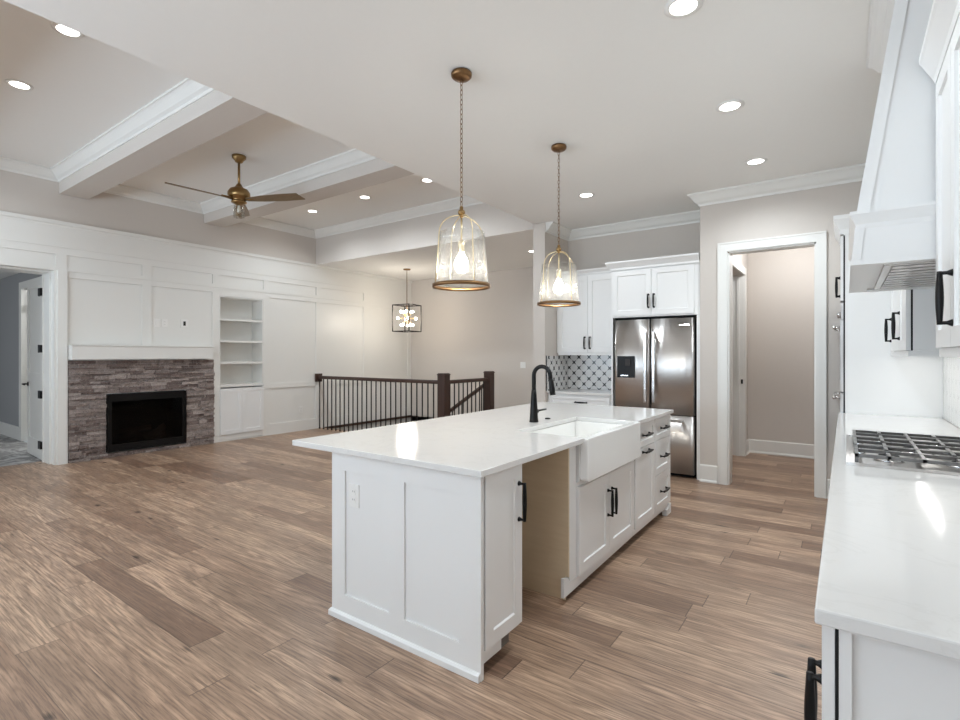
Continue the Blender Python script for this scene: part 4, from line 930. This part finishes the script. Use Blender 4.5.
for z0, z1, hz in ((1.085, 1.695, 1.635), (0.435, 1.078, 1.035)):
    mb = MB(); mb.box(-0.035, -0.011, 5.262, 6.003, z0, z1); d = obj('oven_door', mb, M['steel'], t)
    mb = MB(); mb.box(-0.0375, -0.0352, 5.36, 5.905, z0+0.1, z1-0.13); obj('window', mb, M['black'], d)
    mb = MB(); mb.tube([(-0.078, 5.31, hz), (-0.078, 5.955, hz)], 0.013, 12)
    for y in (5.34, 5.925): mb.tube([(-0.0355, y, hz), (-0.078, y, hz)], 0.010, 10)
    obj('handle', mb, M['chrome'], d)

# ------------------------------------------------------------------ pendants
def spot(parent, loc, w, size=2.8, rad=0.06, col=(0.86, 0.94, 1.0)):
    l = bpy.data.lights.new('lamp_light', 'SPOT'); l.energy = w; l.spot_size = size; l.spot_blend = 0.7; l.shadow_soft_size = rad; l.color = col
    o = bpy.data.objects.new('lamp_light', l); C.objects.link(o); o.parent = parent; o.location = loc; return o
def point(parent, loc, w, rad=0.04, col=(1, 0.92, 0.8)):
    l = bpy.data.lights.new('bulb_light', 'POINT'); l.energy = w; l.shadow_soft_size = rad; l.color = col
    o = bpy.data.objects.new('bulb_light', l); C.objects.link(o); o.parent = parent; o.location = loc; return o
t = thing('glass_pendant', (0, 0, 0), 'brass pendant lamp with seeded glass shade over the island, nearer of the two', 'pendant light', 'pendant lamps over the island')
zt = CZ-0.001-CZ   # local z measured from the ceiling
c0 = -CZ
def L(z): return z-CZ
mb = MB(); mb.lathe([(0.0001, L(3.13)), (0.016, L(3.128)), (0.05, L(3.135)), (0.064, L(3.148)), (0.066, L(3.165)), (0.060, L(3.174))], (0, 0, 0), 28); obj('canopy', mb, M['bronze'], t)
mb = MB(); z = L(3.118); n = 0
while z > L(2.34):
    pts = []
    for i in range(12):
        a = 2*PI*i/12; u, w = 0.0085*math.cos(a), 0.0185*math.sin(a); pts.append((u if n % 2 == 0 else 0, 0 if n % 2 == 0 else u, z-0.008+w))
    mb.tube(pts, 0.0021, 6, closed=True); z -= 0.0305; n += 1
obj('chain', mb, M['bronze'], t)
mb = MB(); mb.lathe([(0.0001, L(2.335)), (0.012, L(2.33)), (0.012, L(2.312)), (0.020, L(2.306)), (0.024, L(2.295)), (0.020, L(2.284)), (0.012, L(2.278)), (0.010, L(2.262)), (0.0001, L(2.26))], (0, 0, 0), 18); obj('hub', mb, M['brass'], t)
for k in range(4):
    a = PI/4+0.32+k*PI/2; mb = MB(); pts = []
    for i in range(9):
        q = i/8*PI/2; pts.append((0.153*math.sin(q), L(2.275-0.125*(1-math.cos(q)))))
    pts += [(0.155, L(2.10)), (0.165, L(1.97)), (0.177, L(1.842))]
    mb.tube([(r*math.cos(a), r*math.sin(a), z) for r, z in pts], 0.0036, 8); obj('frame_rod', mb, M['brass_light'], t)
mb = MB(); mb.lathe([(0.173, L(1.822)), (0.183, L(1.822)), (0.183, L(1.844)), (0.173, L(1.844)), (0.173, L(1.822))], (0, 0, 0), 48, cap=False); obj('base_ring', mb, M['bronze'], t)
mb = MB(); mb.lathe([(0.146, L(2.165)), (0.150, L(2.10)), (0.160, L(1.97)), (0.1715, L(1.845)), (0.1685, L(1.845)), (0.157, L(1.97)), (0.147, L(2.10)), (0.143, L(2.165)), (0.146, L(2.165))], (0, 0, 0), 48, cap=False); obj('glass_shade', mb, M['seeded'], t)
mb = MB(); mb.tube([(0, 0, L(2.262)), (0, 0, L(2.11))], 0.006, 8); mb.lathe([(0.018, L(2.045)), (0.020, L(2.05)), (0.020, L(2.105)), (0.012, L(2.115))], (0, 0, 0), 16); obj('socket', mb, M['brass_light'], t)
mb = MB(); mb.lathe([(0.0001, L(1.915)), (0.022, L(1.921)), (0.040, L(1.942)), (0.045, L(1.968)), (0.038, L(1.998)), (0.020, L(2.028)), (0.015, L(2.045))], (0, 0, 0), 18); b = obj('bulb', mb, M['bulb'], t)
point(t, (0, 0, L(1.90)), 11, 0.04, (1, 0.95, 0.87))
t.location = (-1.962, 2.54, CZ)
copy_thing(t, (-1.978, 3.912, CZ), 'brass pendant lamp with seeded glass shade over the island, farther of the two')

# ------------------------------------------------------------------ chandelier in the stairwell
t = thing('cage_chandelier', (-7.09, 7.405, SZ), 'open cube cage chandelier with a starburst of bulbs in the stairwell', 'chandelier')
q = t.location
mb = MB(); mb.lathe([(0.0001, -0.028), (0.02, -0.028), (0.065, -0.022), (0.075, -0.001)], q, 24); obj('canopy', mb, M['bronze'], t)
mb = MB(); mb.tube([q+Vector((0, 0, -0.02)), q+Vector((0, 0, -0.96))], 0.007, 8); obj('rod', mb, M['bronze'], t)
mb = MB(); hs = 0.20; zb, ztp = 1.865-SZ, 2.385-SZ; ca, sa = math.cos(0.12), math.sin(0.12)
def rp(x, y, z): return q+Vector((x*ca-y*sa, x*sa+y*ca, z))
for sx in (-1, 1):
    for sy in (-1, 1): mb.tube([rp(sx*hs, sy*hs, zb), rp(sx*hs, sy*hs, ztp)], 0.012, 4)
    for z in (zb, ztp):
        mb.tube([rp(sx*hs, -hs, z), rp(sx*hs, hs, z)], 0.012, 4); mb.tube([rp(-hs, sx*hs, z), rp(hs, sx*hs, z)], 0.012, 4)
mb.tube([rp(-hs, 0, ztp), rp(hs, 0, ztp)], 0.009, 4)
obj('cage', mb, M['iron'], t)
cz = (zb+ztp)/2
mb = MB(); mb.sphere(q+Vector((0, 0, cz)), 0.034, 14); obj('hub', mb, M['brass'], t)
mb = MB(); mb.tube([q+Vector((0, 0, cz)), q+Vector((0, 0, ztp))], 0.006, 8); obj('stem', mb, M['brass'], t)
dirs = []
for k in range(5):
    a = 2*PI*k/5+0.35; dirs.append((math.cos(a)*0.66, math.sin(a)*0.66, 0.72)); a += PI/5; dirs.append((math.cos(a)*0.66, math.sin(a)*0.66, -0.72))
for k in range(4):
    a = PI*k/2+0.9; dirs.append((math.cos(a), math.sin(a), 0.0))
for d in dirs:
    d = Vector(d).normalized(); o0 = q+Vector((0, 0, cz)); mb = MB(); mb.tube([o0+d*0.03, o0+d*0.125, o0+d*0.126, o0+d*0.155], [0.0045, 0.0045, 0.011, 0.011], 8); a = obj('arm', mb, M['brass'], t)
    mb = MB(); mb.sphere(o0+d*0.178, 0.026, 12); obj('bulb', mb, M['bulb'], a)
point(t, (0, 0, cz), 33, 0.16, (1, 0.90, 0.76))

# ------------------------------------------------------------------ ceiling fan
t = thing('ceiling_fan', (-5.777, 3.217, LZ), 'brass ceiling fan with three brown blades and a glass lamp jar', 'ceiling fan')
q = t.location
mb = MB(); mb.lathe([(0.022, -0.085), (0.04, -0.075), (0.05, -0.055), (0.075, -0.03), (0.078, -0.001)], q, 24); obj('canopy', mb, M['brass'], t)
mb = MB(); mb.tube([q+Vector((0, 0, -0.08)), q+Vector((0, 0, -0.37))], 0.014, 10); obj('downrod', mb, M['brass'], t)
mb = MB(); mb.lathe([(0.024, -0.33), (0.036, -0.355), (0.055, -0.375), (0.10, -0.395), (0.121, -0.43), (0.123, -0.465), (0.110, -0.495), (0.082, -0.51), (0.07, -0.53), (0.085, -0.535), (0.085, -0.55), (0.05, -0.565), (0.03, -0.58)], q, 28); obj('motor_housing', mb, M['brass'], t)
for k, an in enumerate((-94, 27, 147)):
    a = math.radians(an); mb = MB(); d = Vector((math.cos(a), math.sin(a), 0)); s = Vector((-math.sin(a), math.cos(a), 0)); up = Vector((0, 0, 1)); p = math.radians(-13)
    s2 = s*math.cos(p)+up*math.sin(p); n2 = d.cross(s2)
    z0 = q+Vector((0, 0, -0.515))
    ou = [(0.10, -0.035), (0.30, -0.062), (0.55, -0.078), (0.755, -0.080), (0.80, 0.055), (0.55, 0.068), (0.30, 0.058), (0.10, 0.035)]
    n = len(ou); vs = [z0+d*x+s2*y+n2*0.004 for x, y in ou]+[z0+d*x+s2*y-n2*0.004 for x, y in ou]
    mb.add(vs, [tuple(range(n)), tuple(range(n, 2*n))[::-1]]+[(i, (i+1) % n, n+(i+1) % n, n+i) for i in range(n)])
    bl = obj('blade', mb, M['blade'], t)
    mb = MB(); mb.tube([z0+d*0.06, z0+d*0.2+n2*0.008], [0.02, 0.012], 6); obj('blade_arm', mb, M['brass'], bl)
mb = MB(); mb.lathe([(0.052, -0.585), (0.058, -0.62), (0.060, -0.72), (0.056, -0.722), (0.054, -0.62), (0.048, -0.585), (0.052, -0.585)], q, 24, cap=False); obj('glass_jar', mb, M['clear'], t)
mb = MB(); mb.lathe([(0.0001, -0.675), (0.02, -0.67), (0.026, -0.65), (0.016, -0.61), (0.013, -0.581)], q, 14); obj('bulb', mb, M['plastic'], t)

# ------------------------------------------------------------------ recessed lights
proto = thing('recessed_light', (0, 0, 0), 'x', 'ceiling light', 'recessed ceiling lights')
mb = MB(); mb.lathe([(0.066, -0.001), (0.094, -0.001), (0.094, -0.004), (0.072, -0.007), (0.066, -0.006), (0.066, -0.001)], (0, 0, 0), 32, cap=False); obj('trim_ring', mb, M['plastic'], proto)
mb = MB(); mb.lathe([(0.0655, -0.001), (0.0655, -0.004)], (0, 0, 0), 32); obj('lens', mb, M['lens'], proto)
spot(proto, (0, 0, -0.012), 88)
RL = [((-4.535, 1.255, LZ), 'recessed ceiling light nearest the kitchen edge, in the front living bay'),
      ((-5.79, 1.265, LZ), 'recessed ceiling light left of the first beam, toward the fireplace side'),
      ((-7.045, 1.27, LZ), 'recessed ceiling light of the front living bay, beside the fireplace wall'),
      ((-7.02, 5.14, LZ), 'recessed light in the far living bay, nearest the fan'),
      ((-5.77, 5.135, LZ), 'recessed light in the far living bay, middle of its three'),
      ((-4.53, 5.12, LZ), 'recessed light in the far living bay, beside the near pendant chain'),
      ((-0.67, 2.712, CZ), 'large recessed kitchen light nearest the camera, at the top edge'),
      ((-0.67, 1.43, CZ), 'recessed kitchen light over the near end of the range aisle'),
      ((-0.67, 0.145, CZ), 'recessed kitchen light over the breakfast area behind the range aisle'),
      ((-0.67, 3.995, CZ), 'recessed kitchen light, middle of the row toward the hallway'),
      ((-0.667, 5.275, CZ), 'recessed kitchen light just before the hallway doorway wall'),
      ((-2.338, 5.29, CZ), 'recessed kitchen light in front of the refrigerator nook, right of the far pendant'),
      ((-4.18, 7.33, SZ), 'recessed light on the stairwell ceiling, partly behind the wall corner')]
for i, (loc, lb) in enumerate(RL):
    if i == 0: proto.location = loc; proto['label'] = lb
    else:
        c = copy_thing(proto, loc, lb)
        if lb.startswith('recessed light on the stair'):
            for ch in c.children:
                if ch.type == 'LIGHT': ch.data = ch.data.copy(); ch.data.energy = 75
        if 'front living' in lb or 'first beam' in lb:
            for ch in c.children:
                if ch.type == 'LIGHT': ch.data = ch.data.copy(); ch.data.energy = 48
        if 'kitchen' in lb and loc[2] == CZ:
            for ch in c.children:
                if ch.type == 'LIGHT': ch.data = ch.data.copy(); ch.data.energy = 36 if 'nook' in lb else (22 if loc[1] < 2 else 72)
# unseen dome fittings added to light the hall and the bath beyond
def dome(loc, w, lb):
    t = thing('added_dome_light', loc, lb, 'ceiling light'); mb = MB(); mb.lathe([(0.14, -0.001), (0.15, -0.02), (0.13, -0.05), (0.08, -0.075), (0.0001, -0.085)], loc, 24); obj('diffuser', mb, M['lens'], t); point(t, (0, 0, -0.16), w, 0.1, (0.94, 0.97, 1.0))
dome((-0.45, 7.3, 2.95), 32, 'added unseen dome light in the hallway beyond the doorway')
dome((-10.3, 3.4, 2.75), 45, 'added unseen dome light in the bright room beyond the bedroom')
area('bedroom_fill_light', (-11.0, -1.9, 1.5), (PI/2, 0, 0), 2.0, 1.6, 44, (0.86, 0.93, 1.0))  # unseen cool area light for the bedroom; no window is built there
